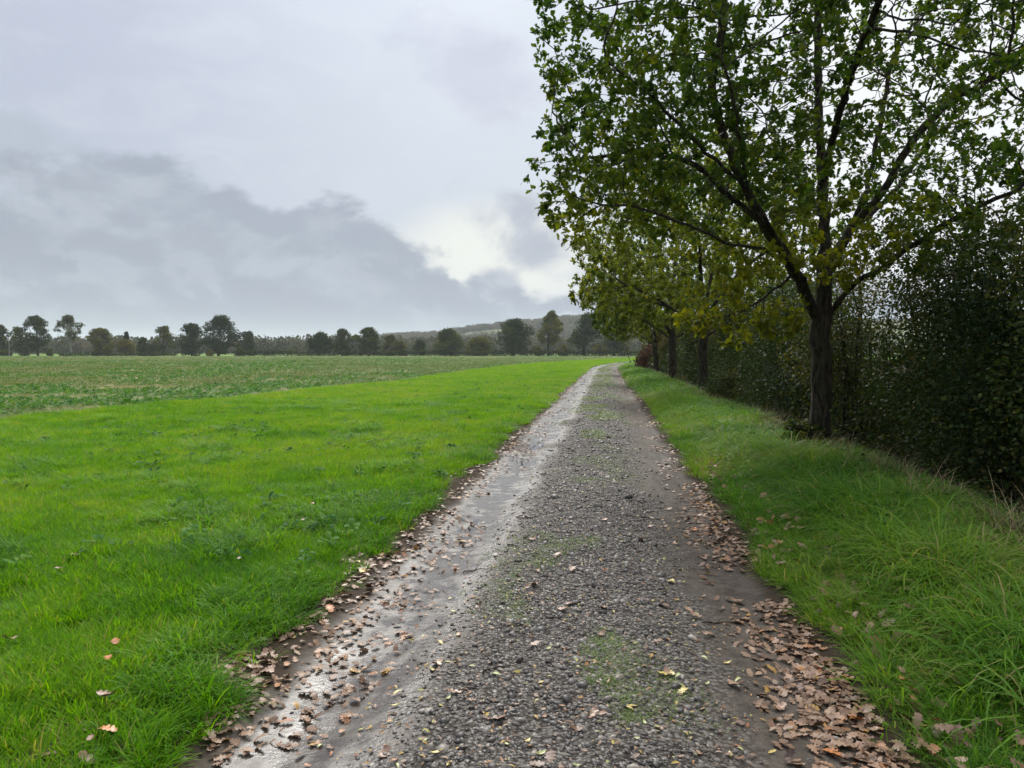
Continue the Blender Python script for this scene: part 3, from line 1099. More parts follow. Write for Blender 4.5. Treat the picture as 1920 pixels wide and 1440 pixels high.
# ------------------------------------------------------------------ bushes of the hedge
def bush(name, loc, W, Dp, H, label, n, size, hue0, seed, mat=None, group=None, stems=14, ang=0.12, cat='bush'):
    r = np.random.default_rng(seed)
    mat = mat or M_BUSH
    root = empty(name, loc, label, cat, group)
    c, s = math.cos(ang), math.sin(ang)
    # lobes
    L = []
    nl = 22
    for k in range(nl):
        f = r.uniform(0, 1)
        z = H * (0.12 + 0.75 * f)
        wid = 1.0 - 0.45 * f ** 2
        L.append((r.uniform(-1, 1) * W * 0.42 * wid, r.uniform(-1, 1) * Dp * 0.36 * wid, z, r.uniform(0.20, 0.34) * min(W, H)))
    L = np.array(L)
    lob_h = r.normal(0, 0.17, nl)
    lob_w = r.uniform(0.35, 1.0, nl) * L[:, 3] ** 2
    k = r.choice(nl, n, p=lob_w / lob_w.sum())
    v = unit(r.normal(0, 1, (n, 3)))
    q = r.uniform(0.15, 1, n) ** 0.5
    q = q * (1 + 0.22 * r.normal(0, 1, n) * (r.uniform(0, 1, n) > 0.8))
    p = L[k, :3] + v * (q * L[k, 3])[:, None] * np.array((1, 0.9, 0.85))
    p[:, 2] = np.abs(p[:, 2]) * 0.98 + 0.05
    lo = r.uniform(0, 1, n) < 0.20
    p[lo] = np.stack([r.uniform(-0.52, 0.52, n) * W, r.normal(0, 0.24, n) * Dp, r.uniform(0.0, 0.36, n) * H], 1)[lo]
    d = unit(v + r.normal(0, 0.8, (n, 3)) + np.array((0, 0, -0.2)))
    nm = v * 0.5 + np.array((0, 0, 0.7)) + r.normal(0, 0.5, (n, 3))
    hue = np.clip(hue0 + lob_h[k] + r.normal(0, 0.14, n) + 0.35 * (r.uniform(0, 1, n) > 0.975), 0, 1)
    # turn along the hedge line
    R = np.array(((s, -c, 0), (c, s, 0), (0, 0, 1)))   # local x runs along the hedge
    p = p @ R.T; d = d @ R.T; nm = nm @ R.T
    obj('foliage', leaves_mesh('foliage', LEAF_TWO, p, d, nm, size * r.uniform(0.45, 1.35, n), hue, mat), root)
    pos, par = [np.array((0, 0, -0.3))], [-1]
    for _ in range(stems):
        l = L[r.integers(0, nl)]
        e = R @ np.array((l[0], l[1], l[2] + l[3] * r.uniform(0.2, 1.0)))
        b = R @ np.array((l[0] * 0.5 + r.normal(0, 0.25 * W * 0.4), l[1] * 0.4 + r.normal(0, 0.1), -0.25))
        last = 0
        pr = None
        for j in range(7):
            f = j / 6
            q = b * (1 - f) + e * f + np.array((0, 0, 0.25 * H * f * (1 - f))) + r.normal(0, 0.04, 3) * (j > 0)
            pos.append(q); par.append(0 if j == 0 else len(pos) - 2)
    pos, par = np.array(pos), np.array(par)
    # separate stems: each its own tube chain
    V, Q = [], []
    for sidx in range(stems):
        P = pos[1 + sidx * 7:8 + sidx * 7]
        rad = np.linspace(0.022, 0.006, 7) * r.uniform(0.6, 1.5)
        tg = unit(np.gradient(P, axis=0))
        b = len(V)
        for j in range(7):
            s1 = unit(np.cross(tg[j], (0.3, 1, 0.2))); s2 = np.cross(tg[j], s1)
            for m in range(4):
                V.append(P[j] + rad[j] * (math.cos(m * 1.5708) * s1 + math.sin(m * 1.5708) * s2))
        for j in range(6):
            for m in range(4):
                Q.append((b + j * 4 + m, b + j * 4 + (m + 1) % 4, b + j * 4 + 4 + (m + 1) % 4, b + j * 4 + 4 + m))
    obj('stems', make_mesh('stems', V, None, [M_BARK], True, None, Q), root)
    return root


hedge_list = [
    # y, u, W, D, H, n, leaf, hue, label
    (4.6, 6.6, 3.4, 2.8, 4.2, 40000, 0.058, 0.42, 'tall hedge bush with bramble stems where the verge is widest'),
    (7.4, 5.7, 3.2, 2.8, 4.0, 46000, 0.054, 0.45, 'hedge bush with pale-backed leaves over the dark ditch'),
    (9.8, 5.6, 3.2, 2.8, 4.1, 46000, 0.054, 0.30, 'dark dense hedge bush with ivy beside the big forked oak'),
    (12.4, 5.7, 3.4, 2.8, 4.2, 46000, 0.054, 0.38, 'hedge bush directly behind the trunk of the big forked oak'),
    (15.2, 5.2, 3.2, 2.6, 3.9, 26000, 0.060, 0.46, 'olive hedge bush just past the big forked oak'),
    (18.2, 4.9, 3.4, 2.6, 4.0, 24000, 0.060, 0.20, 'dark green ivy-covered bush between the first two oaks'),
    (21.6, 5.5, 3.8, 2.6, 3.8, 20000, 0.070, 0.40, 'dull green hedge bush between the first two oaks'),
    (25.4, 5.4, 4.0, 2.6, 3.8, 16000, 0.080, 0.34, 'hedge bush just before the second oak of the row'),
    (30.5, 5.5, 5.0, 2.6, 3.8, 14000, 0.09, 0.42, 'hedge bush just behind the second oak of the row'),
    (36.5, 5.4, 6.0, 2.6, 3.8, 12000, 0.11, 0.46, 'brownish hedge bush before the third oak of the row'),
    (44.0, 5.4, 7.0, 2.4, 3.5, 9000, 0.13, 0.40, 'hedge bush behind the third oak of the row'),
    (53.0, 5.4, 8.0, 2.6, 3.5, 8000, 0.16, 0.42, 'hedge bush before the fourth oak of the row'),
    (64.0, 5.4, 10.0, 2.6, 3.6, 8000, 0.19, 0.42, 'long hedge bush between fourth and fifth oaks'),
    (82.0, 5.0, 14.0, 3.0, 4.0, 8000, 0.24, 0.45, 'long hedge bush at the bend of the track'),
]
for k, (y, u, W, Dp, H, n, ls, hu, lab) in enumerate(hedge_list):
    x = float(xc(y)) + u
    bush('hedge_bush', (x, y, float(h_base(x, y))), W, Dp, H, lab, n, ls, hu, 200 + k, group='bushes of the hedge along the verge', stems=44 if y < 20 else 14)
bush('bramble_bush', (float(xc(23.5)) + 3.75, 23.5, -0.1), 2.4, 1.3, 1.05, 'low bramble bush at the foot of the second oak', 4500, 0.07, 0.50, 260)
bush('copper_bush', (float(xc(68)) + 3.7, 68.0, -0.1), 2.6, 1.6, 2.3, 'copper-leaved young bush at the end of the verge', 3500, 0.14, 0.5, 261, M_COPPER)

# ------------------------------------------------------------------ far trees along the field edge
def far_tree(name, px, top, wpx, Yd, hue, label, base=668, trunk_frac=0.25, airy=0.5, low=0.15, n=2600, seed=0, bark=None, leaf=0.55, lobes=11, cat='tree',
             group='trees along the far field edge', mat=None):
    r = np.random.default_rng(seed)
    x = (px - 960) / F * Yd
    H = (base - top) / F * Yd
    W = wpx / F * Yd * 1.12
    root = empty(name, (x, Yd, 0), label, cat, group)
    sq = r.uniform(0.85, 1.15)
    lean = r.normal(0, 0.06)
    L = []
    for k in range(lobes * 2):
        f = ((k + 0.5) / (lobes * 2)) ** 0.85
        env = (1 - abs(2 * f - 0.80) ** 2.4 / 1.5) if f > 0.4 else 0.72 + 0.28 * f / 0.4
        env = max(env, 0.12) * r.uniform(0.7, 1.08)
        a = k * 2.4 + r.normal(0, 0.5)
        rl_ = W * r.uniform(0.09, 0.165) * (1.15 - airy * 0.25)
        rad = max(W * 0.5 * env * r.uniform(0.45, 1.0) ** 0.7 - rl_ * 0.8, 0)
        z = H * (low + (1 - low) * f * sq)
        z = min(z, H - rl_ * 0.7 - 0.25 * H * (rad / (W * 0.5)) ** 2 * (f > 0.5))
        L.append((math.cos(a) * rad + lean * z, math.sin(a) * rad, z, rl_))
    L.append((lean * H, 0, H - W * 0.12, W * 0.14))
    L = np.array(L)
    S = []
    for l in L:
        S.append((*l, r.normal(0, 0.10)))
        for _ in range(4):
            v = unit(r.normal(0, 1, 3)) * l[3]
            S.append((l[0] + v[0], l[1] + v[1], max(l[2] + v[2] * 0.6, H * low * 0.8), l[3] * r.uniform(0.3, 0.55), r.normal(0, 0.12)))
    S = np.array(S)
    S[:, 2] = np.minimum(S[:, 2], H - S[:, 3] * 0.4)
    wt = S[:, 3] ** 2
    k = r.choice(len(S), n, p=wt / wt.sum())
    v = unit(r.normal(0, 1, (n, 3)))
    p = S[k, :3] + v * (S[k, 3] * r.uniform(0.45, 1.05, n))[:, None] * np.array((1, 1, 0.62))
    p[:, 2] = np.clip(p[:, 2], H * low * 0.5, H * 1.02)
    hu = np.clip(hue + r.normal(0, 0.07, n) + S[k, 4], 0, 1)
    obj('crown', leaves_mesh('crown', LEAF_TWO, p, v + r.normal(0, 0.7, (n, 3)), v + (0, 0, 0.5), leaf * r.uniform(0.6, 1.3, n), hu, mat or M_FAR), root)
    # trunk and limbs
    tr = max(0.28, W * 0.035)
    pos, par = [np.array((0, 0, -0.3))], [-1]
    for j in range(1, 6):
        pos.append(np.array((r.normal(0, 0.1), r.normal(0, 0.1), H * (trunk_frac + 0.1) * j / 5))); par.append(len(pos) - 2)
    hub = len(pos) - 1
    for l in L:
        last = hub if l[2] > pos[hub][2] else hub - 1
        b = pos[last].copy()
        for j in range(1, 5):
            f = j / 4
            q = b * (1 - f) + l[:3] * f + np.array((0, 0, -0.06 * H * f * (1 - f)))
            pos.append(q); par.append(last); last = len(pos) - 1
        # a few twigs out of the lobes
        for _ in range(3):
            pos.append(l[:3] + unit(r.normal(0, 1, 3) + (0, 0, 0.5)) * l[3] * 1.1); par.append(last)
    pos, par = np.array(pos), np.array(par)
    R, ch = radii(pos, par, 0.05, 2.2, tr)
    obj('trunk', tubes('trunk', pos, par, R, 0.0, 9, bark or M_BARK, seed), root)
    return root


FD = 290.0
far_list = [
    # px, top, width, hue, trunk_frac, airy, low, label
    (6, 610, 46, 0.30, 0.3, 0.6, 0.2, 'grey-green oak at the pale pole, thin at the top'),
    (40, 613, 40, 0.55, 0.2, 0.4, 0.1, 'olive-green round tree tucked behind the broad two-tiered oak'),
    (72, 593, 58, 0.22, 0.2, 0.9, 0.12, 'broad two-tiered oak with gaps of sky, bushy to the ground'),
    (133, 590, 50, 0.42, 0.45, 1.0, 0.46, 'tall oak with a bare pale trunk and round high crown'),
    (190, 616, 58, 0.62, 0.2, 0.7, 0.12, 'brownish olive spreading oak next to the tall bare-trunked oak'),
    (236, 637, 44, 0.75, 0.15, 0.3, 0.05, 'low tawny thicket tree in front of the dark spruce'),
    (270, 632, 36, 0.25, 0.2, 0.4, 0.05, 'small dark round tree beside the tawny thicket'),
    (306, 612, 50, 0.58, 0.2, 0.6, 0.08, 'pale olive loose-topped oak beside the dark low-skirted oak'),
    (360, 607, 58, 0.15, 0.12, 0.4, 0.04, 'dark low-skirted oak touching the largest oak'),
    (410, 590, 76, 0.10, 0.16, 0.45, 0.10, 'largest dark domed oak on the far field edge'),
    (467, 622, 48, 0.22, 0.2, 0.5, 0.08, 'dark smaller dome-shaped oak beside the largest oak'),
    (600, 623, 54, 0.18, 0.2, 0.6, 0.12, 'dark flat-topped oak at the open end of the hazy wood'),
    (645, 617, 48, 0.26, 0.2, 0.6, 0.10, 'dark green oak rising behind the small yellow tree'),
    (641, 638, 28, 0.86, 0.2, 0.3, 0.08, 'small yellow-leaved tree in the far hedge'),
    (692, 615, 52, 0.40, 0.2, 0.6, 0.08, 'brown-green peaked oak beside the dead branches'),
    (734, 629, 34, 0.55, 0.2, 0.4, 0.08, 'olive dome-shaped tree under the wooded hill'),
    (727, 641, 22, 0.70, 0.2, 0.3, 0.05, 'slim yellow-green sapling in the far hedge'),
    (753, 641, 28, 0.60, 0.2, 0.3, 0.05, 'dumpy green and yellow sapling in the far hedge'),
    (787, 638, 30, 0.28, 0.2, 0.4, 0.10, 'grey-green round tree below the hill'),
    (845, 616, 68, 0.42, 0.2, 0.5, 0.06, 'wide olive oak with two rounded humps'),
    (897, 633, 54, 0.58, 0.1, 0.3, 0.03, 'broad light green bushy tree beside the two-humped oak'),
    (962, 598, 82, 0.14, 0.22, 0.4, 0.16, 'dark spreading oak with a short visible trunk'),
    (1028, 584, 56, 0.64, 0.36, 0.9, 0.30, 'tall yellow-olive oak with a thick bare trunk'),
    (1095, 588, 76, 0.20, 0.30, 0.7, 0.20, 'dark wide oak with a straight trunk and open lower crown'),
    (1150, 600, 70, 0.28, 0.25, 0.6, 0.15, 'green oak half hidden behind the verge row'),
]
for k, (px, top, w, hu, tf, airy, low, lab) in enumerate(far_list):
    big = w > 50
    far_tree('field_oak', px, top, w, FD + (6 if not big else 3) + (k % 3), hu, lab, trunk_frac=tf, airy=airy, low=low, n=9000 if w > 70 else 6500 if big else 2800, seed=300 + k,
             bark=M_PALEBARK if k == 3 else None, lobes=12 if big else 8)


def spruce(px, top, wpx, Yd, label, seed):
    r = np.random.default_rng(seed)
    x = (px - 960) / F * Yd
    H = (668 - top) / F * Yd
    W = wpx / F * Yd
    root = empty('spruce_tree', (x, Yd, 0), label, 'tree')
    n = 1800
    f = r.uniform(0.1, 1, n) ** 0.8
    a = r.uniform(0, 6.283, n)
    rad = W / 2 * (1 - f) * r.uniform(0.3, 1.0, n) * (0.75 + 0.25 * np.sin(f * 40))
    p = np.stack([np.cos(a) * rad, np.sin(a) * rad, f * H - 0.25 * rad], 1)
    d = np.stack([np.cos(a), np.sin(a), np.full(n, -0.3)], 1)
    obj('crown', leaves_mesh('crown', LEAF_TWO, p, d, np.tile((0, 0, 1.0), (n, 1)) + r.normal(0, 0.3, (n, 3)), 0.8 * r.uniform(0.6, 1.2, n), np.clip(r.normal(0.05, 0.05, n), 0, 1), M_FAR), root)
    pos = np.array([(0, 0, z) for z in np.linspace(-0.3, H, 9)])
    obj('trunk', tubes('trunk', pos, np.arange(-1, 8), np.linspace(0.22, 0.03, 9), 0, 9, M_BARK), root)


spruce(238, 622, 30, FD + 14, 'dark pointed spruce behind the tawny thicket tree', 5)

# low shrubs standing in the far hedge
for k, (px, top, w, hu, lab) in enumerate([
        (10, 655, 26, 0.5, 'low shrub at the foot of the pale pole'),
        (48, 652, 26, 0.3, 'dark shrub beside the broad two-tiered oak'),
        (95, 654, 20, 0.6, 'brown shrub at the foot of the broad two-tiered oak'),
        (182, 656, 18, 0.6, 'tawny shrub below the brownish spreading oak'),
        (202, 649, 26, 0.55, 'rounded olive shrub below the brownish spreading oak'),
        (283, 647, 24, 0.35, 'rounded dark shrub standing alone in the low hedge'),
        (395, 655, 20, 0.75, 'tawny shrub between the two dark oaks'),
        (450, 650, 26, 0.55, 'olive shrub beside the largest oak'),
        (1010, 648, 30, 0.62, 'yellow-green shrub between the dark oak and the yellow-olive oak'),
        (1060, 645, 34, 0.68, 'pale tawny shrub beside the yellow-olive oak'),
        (1125, 643, 40, 0.72, 'tawny thicket below the open-crowned dark oak'),
        (1170, 638, 60, 0.66, 'wide tawny thicket where the track bends away')]):
    far_tree('hedge_shrub', px, top, w, FD - 1 + k % 2, hu, lab, trunk_frac=0.1, airy=0.2, low=0.03, n=700, seed=400 + k, lobes=5, cat='shrub', group='shrubs in the far hedge', leaf=0.5)


def far_hedge(px0, px1, H, Yd, hue, label, seed, dens=26):
    r = np.random.default_rng(seed)
    x0, x1 = (px0 - 960) / F * Yd, (px1 - 960) / F * Yd
    n = int((x1 - x0) * dens * 4)
    x = r.uniform(x0, x1, n)
    top = H * (0.65 + 0.7 * fbm(x * 0.25, x * 0, seed, 4))
    p = np.stack([x, Yd + r.normal(0, 0.6, n), top * r.uniform(0.02, 1, n) ** 0.8], 1)
    v = unit(r.normal(0, 1, (n, 3)))
    hu = np.clip(hue + 0.5 * (fbm(x * 0.15, x * 0, seed + 3, 3) - 0.5) + r.normal(0, 0.08, n), 0, 1)
    return obj('hedge', leaves_mesh('hedge', LEAF_TWO, p, v, v + (0, 0, 0.6), 0.55 * r.uniform(0.5, 1.3, n), hu, M_FAR), None, label, 'hedge')


far_hedge(440, 1260, 2.1, FD - 2, 0.34, 'long dark hedge along the far edge of the field', 61, 30)
far_hedge(112, 330, 1.25, FD - 2, 0.30, 'low clipped hedge below the tall bare-trunked oak', 62, 20)
far_hedge(-120, 22, 1.2, FD - 2, 0.35, 'low hedge at the foot of the pale pole', 63, 20)

# pale pole and the leaning stake
V = []
pp = at(18, 668, FD - 6)
pos = np.array([(0, 0, z) for z in np.linspace(-0.4, 7.2, 6)])
pole = obj('pole', tubes('pole', pos, np.arange(-1, 5), np.linspace(0.16, 0.11, 6), 0, 9, M_PALEBARK), None, 'pale upright pole at the far end of the field', 'pole')
pole.location = (pp[0], pp[1], 0)
b = np.array((float(xc(88)) + 2.6, 88.0, 0.05))
pos = np.array([b + np.array((-0.33, 0, 1.0)) * q for q in np.linspace(-0.2, 1.35, 6)])
obj('stake', tubes('stake', pos, np.arange(-1, 5), np.full(6, 0.032), 0, 9, M_BARK), None, 'thin dark stake leaning in the verge grass by the bend', 'stake')

# dead branches in the far hedge
r = np.random.default_rng(90)
dx = (712 - 960) / F * FD
pos, par = [np.array((0, 0, -0.3))], [-1]
for k in range(9):
    last = 0
    d = unit(np.array((r.normal(0, 0.7), r.normal(0, 0.3), 1.0)))
    for j in range(7):
        d = unit(d + r.normal(0, 0.18, 3))
        pos.append(pos[last] + d * 1.0); par.append(last); last = len(pos) - 1
pos, par = np.array(pos), np.array(par)
R, _ = radii(pos, par, 0.045, 2.2, 0.22)
o = obj('dead_tree', tubes('dead_tree', pos, par, R, 0, 9, M_PALEBARK), None, 'leafless pale dead tree beside the peaked oak', 'tree')
o.location = (dx, FD + 1, 0)

# ------------------------------------------------------------------ wood on the hill and behind the field trees
def clump(name, seed, n=150, h=1.0, w=0.8, mat=None):
    r = np.random.default_rng(seed)
    v = unit(r.normal(0, 1, (n, 3)))
    c = np.array([(r.normal(0, 0.16), r.normal(0, 0.16), r.uniform(0.35, 0.75)) for _ in range(5)])
    k = r.integers(0, 5, n)
    p = c[k] * np.array((w, w, h)) + v * np.array((0.28 * w, 0.28 * w, 0.24 * h)) * r.uniform(0.5, 1, (n, 1))
    me = leaves_mesh(name, LEAF_TWO, p, v + r.normal(0, 0.6, (n, 3)), v + (0, 0, 0.5), 0.13 * r.uniform(0.6, 1.4, n), np.clip(r.normal(0.5, 0.25, n), 0, 1), mat or M_WOOD)
    return me


CL = [clump('wood_tree', 500 + k, 150, 1.0, (0.7, 0.9, 1.1)[k]) for k in range(3)]
r = np.random.default_rng(77)
n = 5200
yq = r.uniform(860, 1420, n)
aq = r.uniform(-0.42, 0.34, n)
xq = aq * yq
keep = fbm(xq * 0.006, yq * 0.006, 80, 3) > 0.40
keep &= ~((np.abs(aq + 0.035) < 0.035) & (yq > 1040) & (yq < 1180))     # a field on the slope
ridge = np.abs(yq - 1330) < 90
keep |= ridge
xq, yq = xq[keep], yq[keep]
P = np.stack([xq, yq, h_hill(xq, yq) - 1.0], 1)
m = len(P)
scatter('hill_wood', P, np.stack([np.zeros(m), np.zeros(m), r.uniform(0, 6.28, m)], 1), r.uniform(8, 14, m), r.integers(0, 3, m), np.clip(r.normal(0.5, 0.25, m), 0, 1), CL,
        kind='stuff', label='hazy autumn wood covering the hill', cat='wood')
n = 1500
aq = r.uniform(-0.85, 0.45, n)
yq = r.uniform(430, 700, n)
xq = aq * yq
P = np.stack([xq, yq, np.full(n, -0.6)], 1)
scatter('distant_wood', P, np.stack([np.zeros(n), np.zeros(n), r.uniform(0, 6.28, n)], 1), r.uniform(7, 13, n), r.integers(0, 3, n), np.clip(r.normal(0.35, 0.25, n), 0, 1), CL,
        kind='stuff', label='grey-green wood in the haze behind the field trees', cat='wood')

# ------------------------------------------------------------------ grass
def view_keep(x, y, m=0.86):
    return (y > 1.2) & (np.abs(x) < m * y + 2.0)


GT = [blade_tuft('grass_tuft', 46, M_GRASS, 0.115, 0.0062, 0.10, 0.32, 600 + k, 0.55) for k in range(5)]
GT += [blade_tuft('grass_tuft', 40, M_GRASS, 0.20, 0.0070, 0.07, 0.30, 620 + k, 0.9) for k in range(3)]     # fuller tussocks
GL = [blade_tuft('grass_far_tuft', 26, M_GRASS, 0.13, 0.016, 0.20, 0.40, 640 + k, 0.6, 2) for k in range(4)]


def uniform_pts(r, y0, y1, u0, u1, n):
    y = r.uniform(y0, y1, n)
    u = r.uniform(u0, u1, n)
    return u, y


r = np.random.default_rng(101)
# field-side strip
Pn, Rn, Sn, In, Tn = [], [], [], [], []


def add_grass(u, y, x, scl, idx, tint, tilt=0.12):
    n = len(x)
    Pn.append(np.stack([x, y, h_ground(x, y)], 1))
    Rn.append(np.stack([r.normal(0, tilt, n), r.normal(0, tilt, n), r.uniform(0, 6.283, n)], 1))
    Sn.append(scl); In.append(idx); Tn.append(tint)


def grass_tint(x, y):
    return 0.66 + 0.50 * (fbm(x * 0.55, y * 0.55, 90, 4) - 0.5) + 0.50 * (fbm(x * 2.5, y * 2.5, 91, 2) - 0.5)


for (y0, y1, dens) in ((1.2, 6, 230), (6, 12, 130), (12, 24, 62)):
    umin = float(crop_edge(max(y0, 4.0)))
    n = int((y1 - y0) * (-umin - 1.3) * dens)
    u, y = uniform_pts(r, y0, y1, umin, -1.3, n)
    x = u + xc(y)
    e = edge(y, 0) + 0.10 * (fbm(x * 3, y * 3, 44, 2) - 0.5)
    k = view_keep(x, y) & (u > crop_edge(y) - 0.3) & (-u > e + 0.03)
    k &= (-u > e + 0.35) | (fbm(x * 2.2, y * 2.2, 45, 3) > 0.44) | (r.uniform(0, 1, n) < 0.3)
    u, y, x = u[k], y[k], x[k]
    f = fbm(x * 1.3, y * 1.3, 46, 3)
    tus = (fbm(x * 1.3, y * 1.3, 47, 3) > 0.63) & (r.uniform(0, 1, len(x)) < 0.7)
    idx = np.where(tus, 5 + r.integers(0, 3, len(x)), r.integers(0, 5, len(x)))
    far = ss(5, 24, y)
    scl = (0.65 + 0.75 * f) * r.uniform(0.75, 1.2, len(x)) * (1 + 0.35 * far)
    tint = np.clip(grass_tint(x, y) + 0.10 * ss(5, 10, y) - 0.12 * tus + r.normal(0, 0.08, len(x)), 0.05, 0.9)
    add_grass(u, y, x, scl, idx, tint)
n = 900
y = 2.2 * (20 / 2.2) ** r.uniform(0, 1, n)
u = -(edge(y, 0) + r.uniform(0.0, 0.45, n))
x = u + xc(y)
k = fbm(x * 1.6, y * 1.6, 48, 2) > 0.42
u, y, x = u[k], y[k], x[k]
add_grass(u, y, x, r.uniform(0.6, 1.15, len(x)), 5 + r.integers(0, 3, len(x)), np.clip(r.normal(0.5, 0.12, len(x)), 0, 0.9), 0.25)
n = 60000
y = 24 * (200 / 24) ** r.uniform(0, 1, n)
cu = crop_edge(y)
u = cu + (-1.4 - cu) * r.uniform(0, 1, n)
x = u + xc(y)
k = view_keep(x, y) & (-u > edge(y, 0) + 0.05)
u, y, x = u[k], y[k], x[k]
add_grass(u, y, x, (0.9 + 0.9 * ss(24, 90, y)) * r.uniform(0.7, 1.25, len(x)) * (0.7 + 0.6 * fbm(x * 0.8, y * 0.8, 46, 3)), 8 + r.integers(0, 4, len(x)),
          np.clip(grass_tint(x, y) + 0.12 + r.normal(0, 0.07, len(x)), 0.05, 0.9), 0.1)
scatter('field_grass', np.vstack(Pn), np.vstack(Rn), np.concatenate(Sn), np.concatenate(In), np.concatenate(Tn), GT + GL,
        kind='stuff', label='bright green short grass strip beside the field', cat='grass')

# verge between track and hedge: longer, drooping
VT = [blade_tuft('verge_tuft', 34, M_VERGE, 0.36, 0.0095, 0.09, 0.35, 660 + k, 1.25, 4, 0.04) for k in range(4)]
VT += [blade_tuft('verge_tuft', 40, M_VERGE, 0.18, 0.0070, 0.10, 0.4, 670 + k, 0.8, 3, 0.05) for k in range(3)]
VT += [blade_tuft('verge_tuft', 22, M_VERGE, 0.28, 0.020, 0.16, 0.4, 680 + k, 1.0, 3, 0.04) for k in range(2)]
Pn, Rn, Sn, In, Tn = [], [], [], [], []
for (y0, y1, dens, far) in ((1.2, 6, 420, 0), (6, 13, 330, 0), (13, 26, 170, 0), (26, 60, 45, 1), (60, 150, 20, 1)):
    n = int((y1 - y0) * 2.6 * dens)
    u, y = uniform_pts(r, y0, y1, 1.25, 4.0, n)
    x = u + xc(y)
    e = edge(y, 1) + 0.12 * (fbm(x * 3, y * 3, 54, 2) - 0.5)
    k = view_keep(x, y) & (u > e + 0.04) & (u < 3.75 + 0.3 * fbm(x, y, 57, 2) - 0.15)
    k &= (u > e + 0.5) | (fbm(x * 2.4, y * 2.4, 55, 3) > 0.47) | (r.uniform(0, 1, n) < 0.35)
    u, y, x = u[k], y[k], x[k]
    m = len(x)
    lush = ss(1.7, 2.6, u) * ss(0.30, 0.62, fbm(x * 0.7, y * 0.7, 56, 3) + 0.08)
    long = r.uniform(0, 1, m) < lush
    if far:
        idx = 7 + r.integers(0, 2, m)
    else:
        idx = np.where(long, r.integers(0, 4, m), 4 + r.integers(0, 3, m))
    scl = r.uniform(0.7, 1.2, m) * (0.55 + 0.85 * fbm(x * 1.4, y * 1.4, 58, 3)) * np.where(r.uniform(0, 1, m) > 0.95, 1.4, 1.0) * (1.15 if far else 1)
    tint = np.clip(0.70 + 0.7 * (fbm(x * 0.8, y * 0.8, 59, 3) - 0.5) + r.normal(0, 0.09, m) - 0.10 * lush - 0.1 * ss(2.6, 3.8, u), 0.03, 0.92)
    add_grass(u, y, x, scl, idx, tint, 0.2)
scatter('verge_grass', np.vstack(Pn), np.vstack(Rn), np.concatenate(Sn), np.concatenate(In), np.concatenate(Tn), VT,
        kind='stuff', label='long tufted grass on the verge below the hedge', cat='grass')

# moss and grass in the middle of the track
MT = [blade_tuft('moss_tuft', 26, M_MOSS, 0.045, 0.0045, 0.05, 0.6, 690 + k, 0.8, 2) for k in range(3)]
MT += [blade_tuft('moss_tuft', 18, M_MOSS, 0.06, 0.012, 0.09, 0.6, 695 + k, 0.8, 2) for k in range(2)]
n = 26000
y = 3.2 * (120 / 3.2) ** r.uniform(0, 1, n)
u = r.normal(0, 0.30, n)
x = u + xc(y)
k = fbm(x * 1.9, y * 0.8, 71, 4) > (0.66 - 0.20 * ss(4, 25, y))
u, y, x = u[k], y[k], x[k]
m = len(x)
scatter('track_grass', np.stack([x, y, h_track(x, y)], 1), np.stack([np.zeros(m), np.zeros(m), r.uniform(0, 6.28, m)], 1), r.uniform(0.6, 1.3, m) * (1 + 0.5 * ss(10, 50, y)),
        np.where(y < 14, r.integers(0, 3, m), 3 + r.integers(0, 2, m)), r.uniform(0, 1, m), MT, kind='stuff', label='patchy low grass and moss along the middle of the track', cat='grass')

# ------------------------------------------------------------------ crop in the field
CT = [rosette('crop_plant', 7, M_CROP, 0.145, 700 + k, 0.9) for k in range(4)]
ST = [blade_tuft('stubble_tuft', 16, M_STUBBLE, 0.17, 0.006, 0.16, 0.35, 720 + k, 0.5, 2, 0.0) for k in range(3)]
ST += [blade_tuft('stubble_tuft', 12, M_STUBBLE, 0.17, 0.022, 0.30, 0.35, 726 + k, 0.5, 2, 0.0) for k in range(2)]
n = 90000
y = 11 * (280 / 11) ** (r.uniform(0, 1, n) ** 0.85)
wv = 0.86 * y + 3
u = crop_edge(y) - r.uniform(0, 1, n) * (wv + 12)
x = u + xc(y)
k = view_keep(x, y, 0.80) & (u < crop_edge(y))
u, y, x = u[k], y[k], x[k]
band = fbm(u * 0.10 + 3, y * 0.035, 75, 3) * 0.55 + fbm(x * 0.5, y * 0.5, 76, 3) * 0.45
thr = 0.535 + 0.06 * ss(75, 130, y) + 0.05 * ss(130, 200, y)
isc = (band > thr) & (r.uniform(0, 1, len(x)) < 0.85)
m = int(isc.sum())
xx, yy2 = x[isc], y[isc]
scatter('field_crop', np.stack([xx, yy2, h_ground(xx, yy2)], 1), np.stack([r.normal(0, 0.2, m), r.normal(0, 0.2, m), r.uniform(0, 6.28, m)], 1),
        r.uniform(0.7, 1.4, m) * (1 + 0.9 * ss(20, 120, yy2)), r.integers(0, 4, m), np.clip(r.normal(0.42, 0.2, m), 0, 1), CT, kind='stuff', label='leafy dark green crop growing in patches over the field', cat='crop')
iss = ~isc
m = int(iss.sum())
xx, yy2 = x[iss], y[iss]
scatter('field_stubble', np.stack([xx, yy2, h_ground(xx, yy2)], 1), np.stack([r.normal(0, 0.2, m), r.normal(0, 0.2, m), r.uniform(0, 6.28, m)], 1),
        r.uniform(0.7, 1.3, m) * (1 + 0.5 * ss(20, 120, yy2)), np.where(yy2 < 35, r.integers(0, 3, m), 3 + r.integers(0, 2, m)),
        np.clip(0.35 + 0.6 * (fbm(xx * 0.3, yy2 * 0.3, 78, 3) - 0.5) + r.normal(0, 0.18, m), 0, 1), ST, kind='stuff', label='straw-coloured stubble and weeds between the crop plants', cat='stubble')

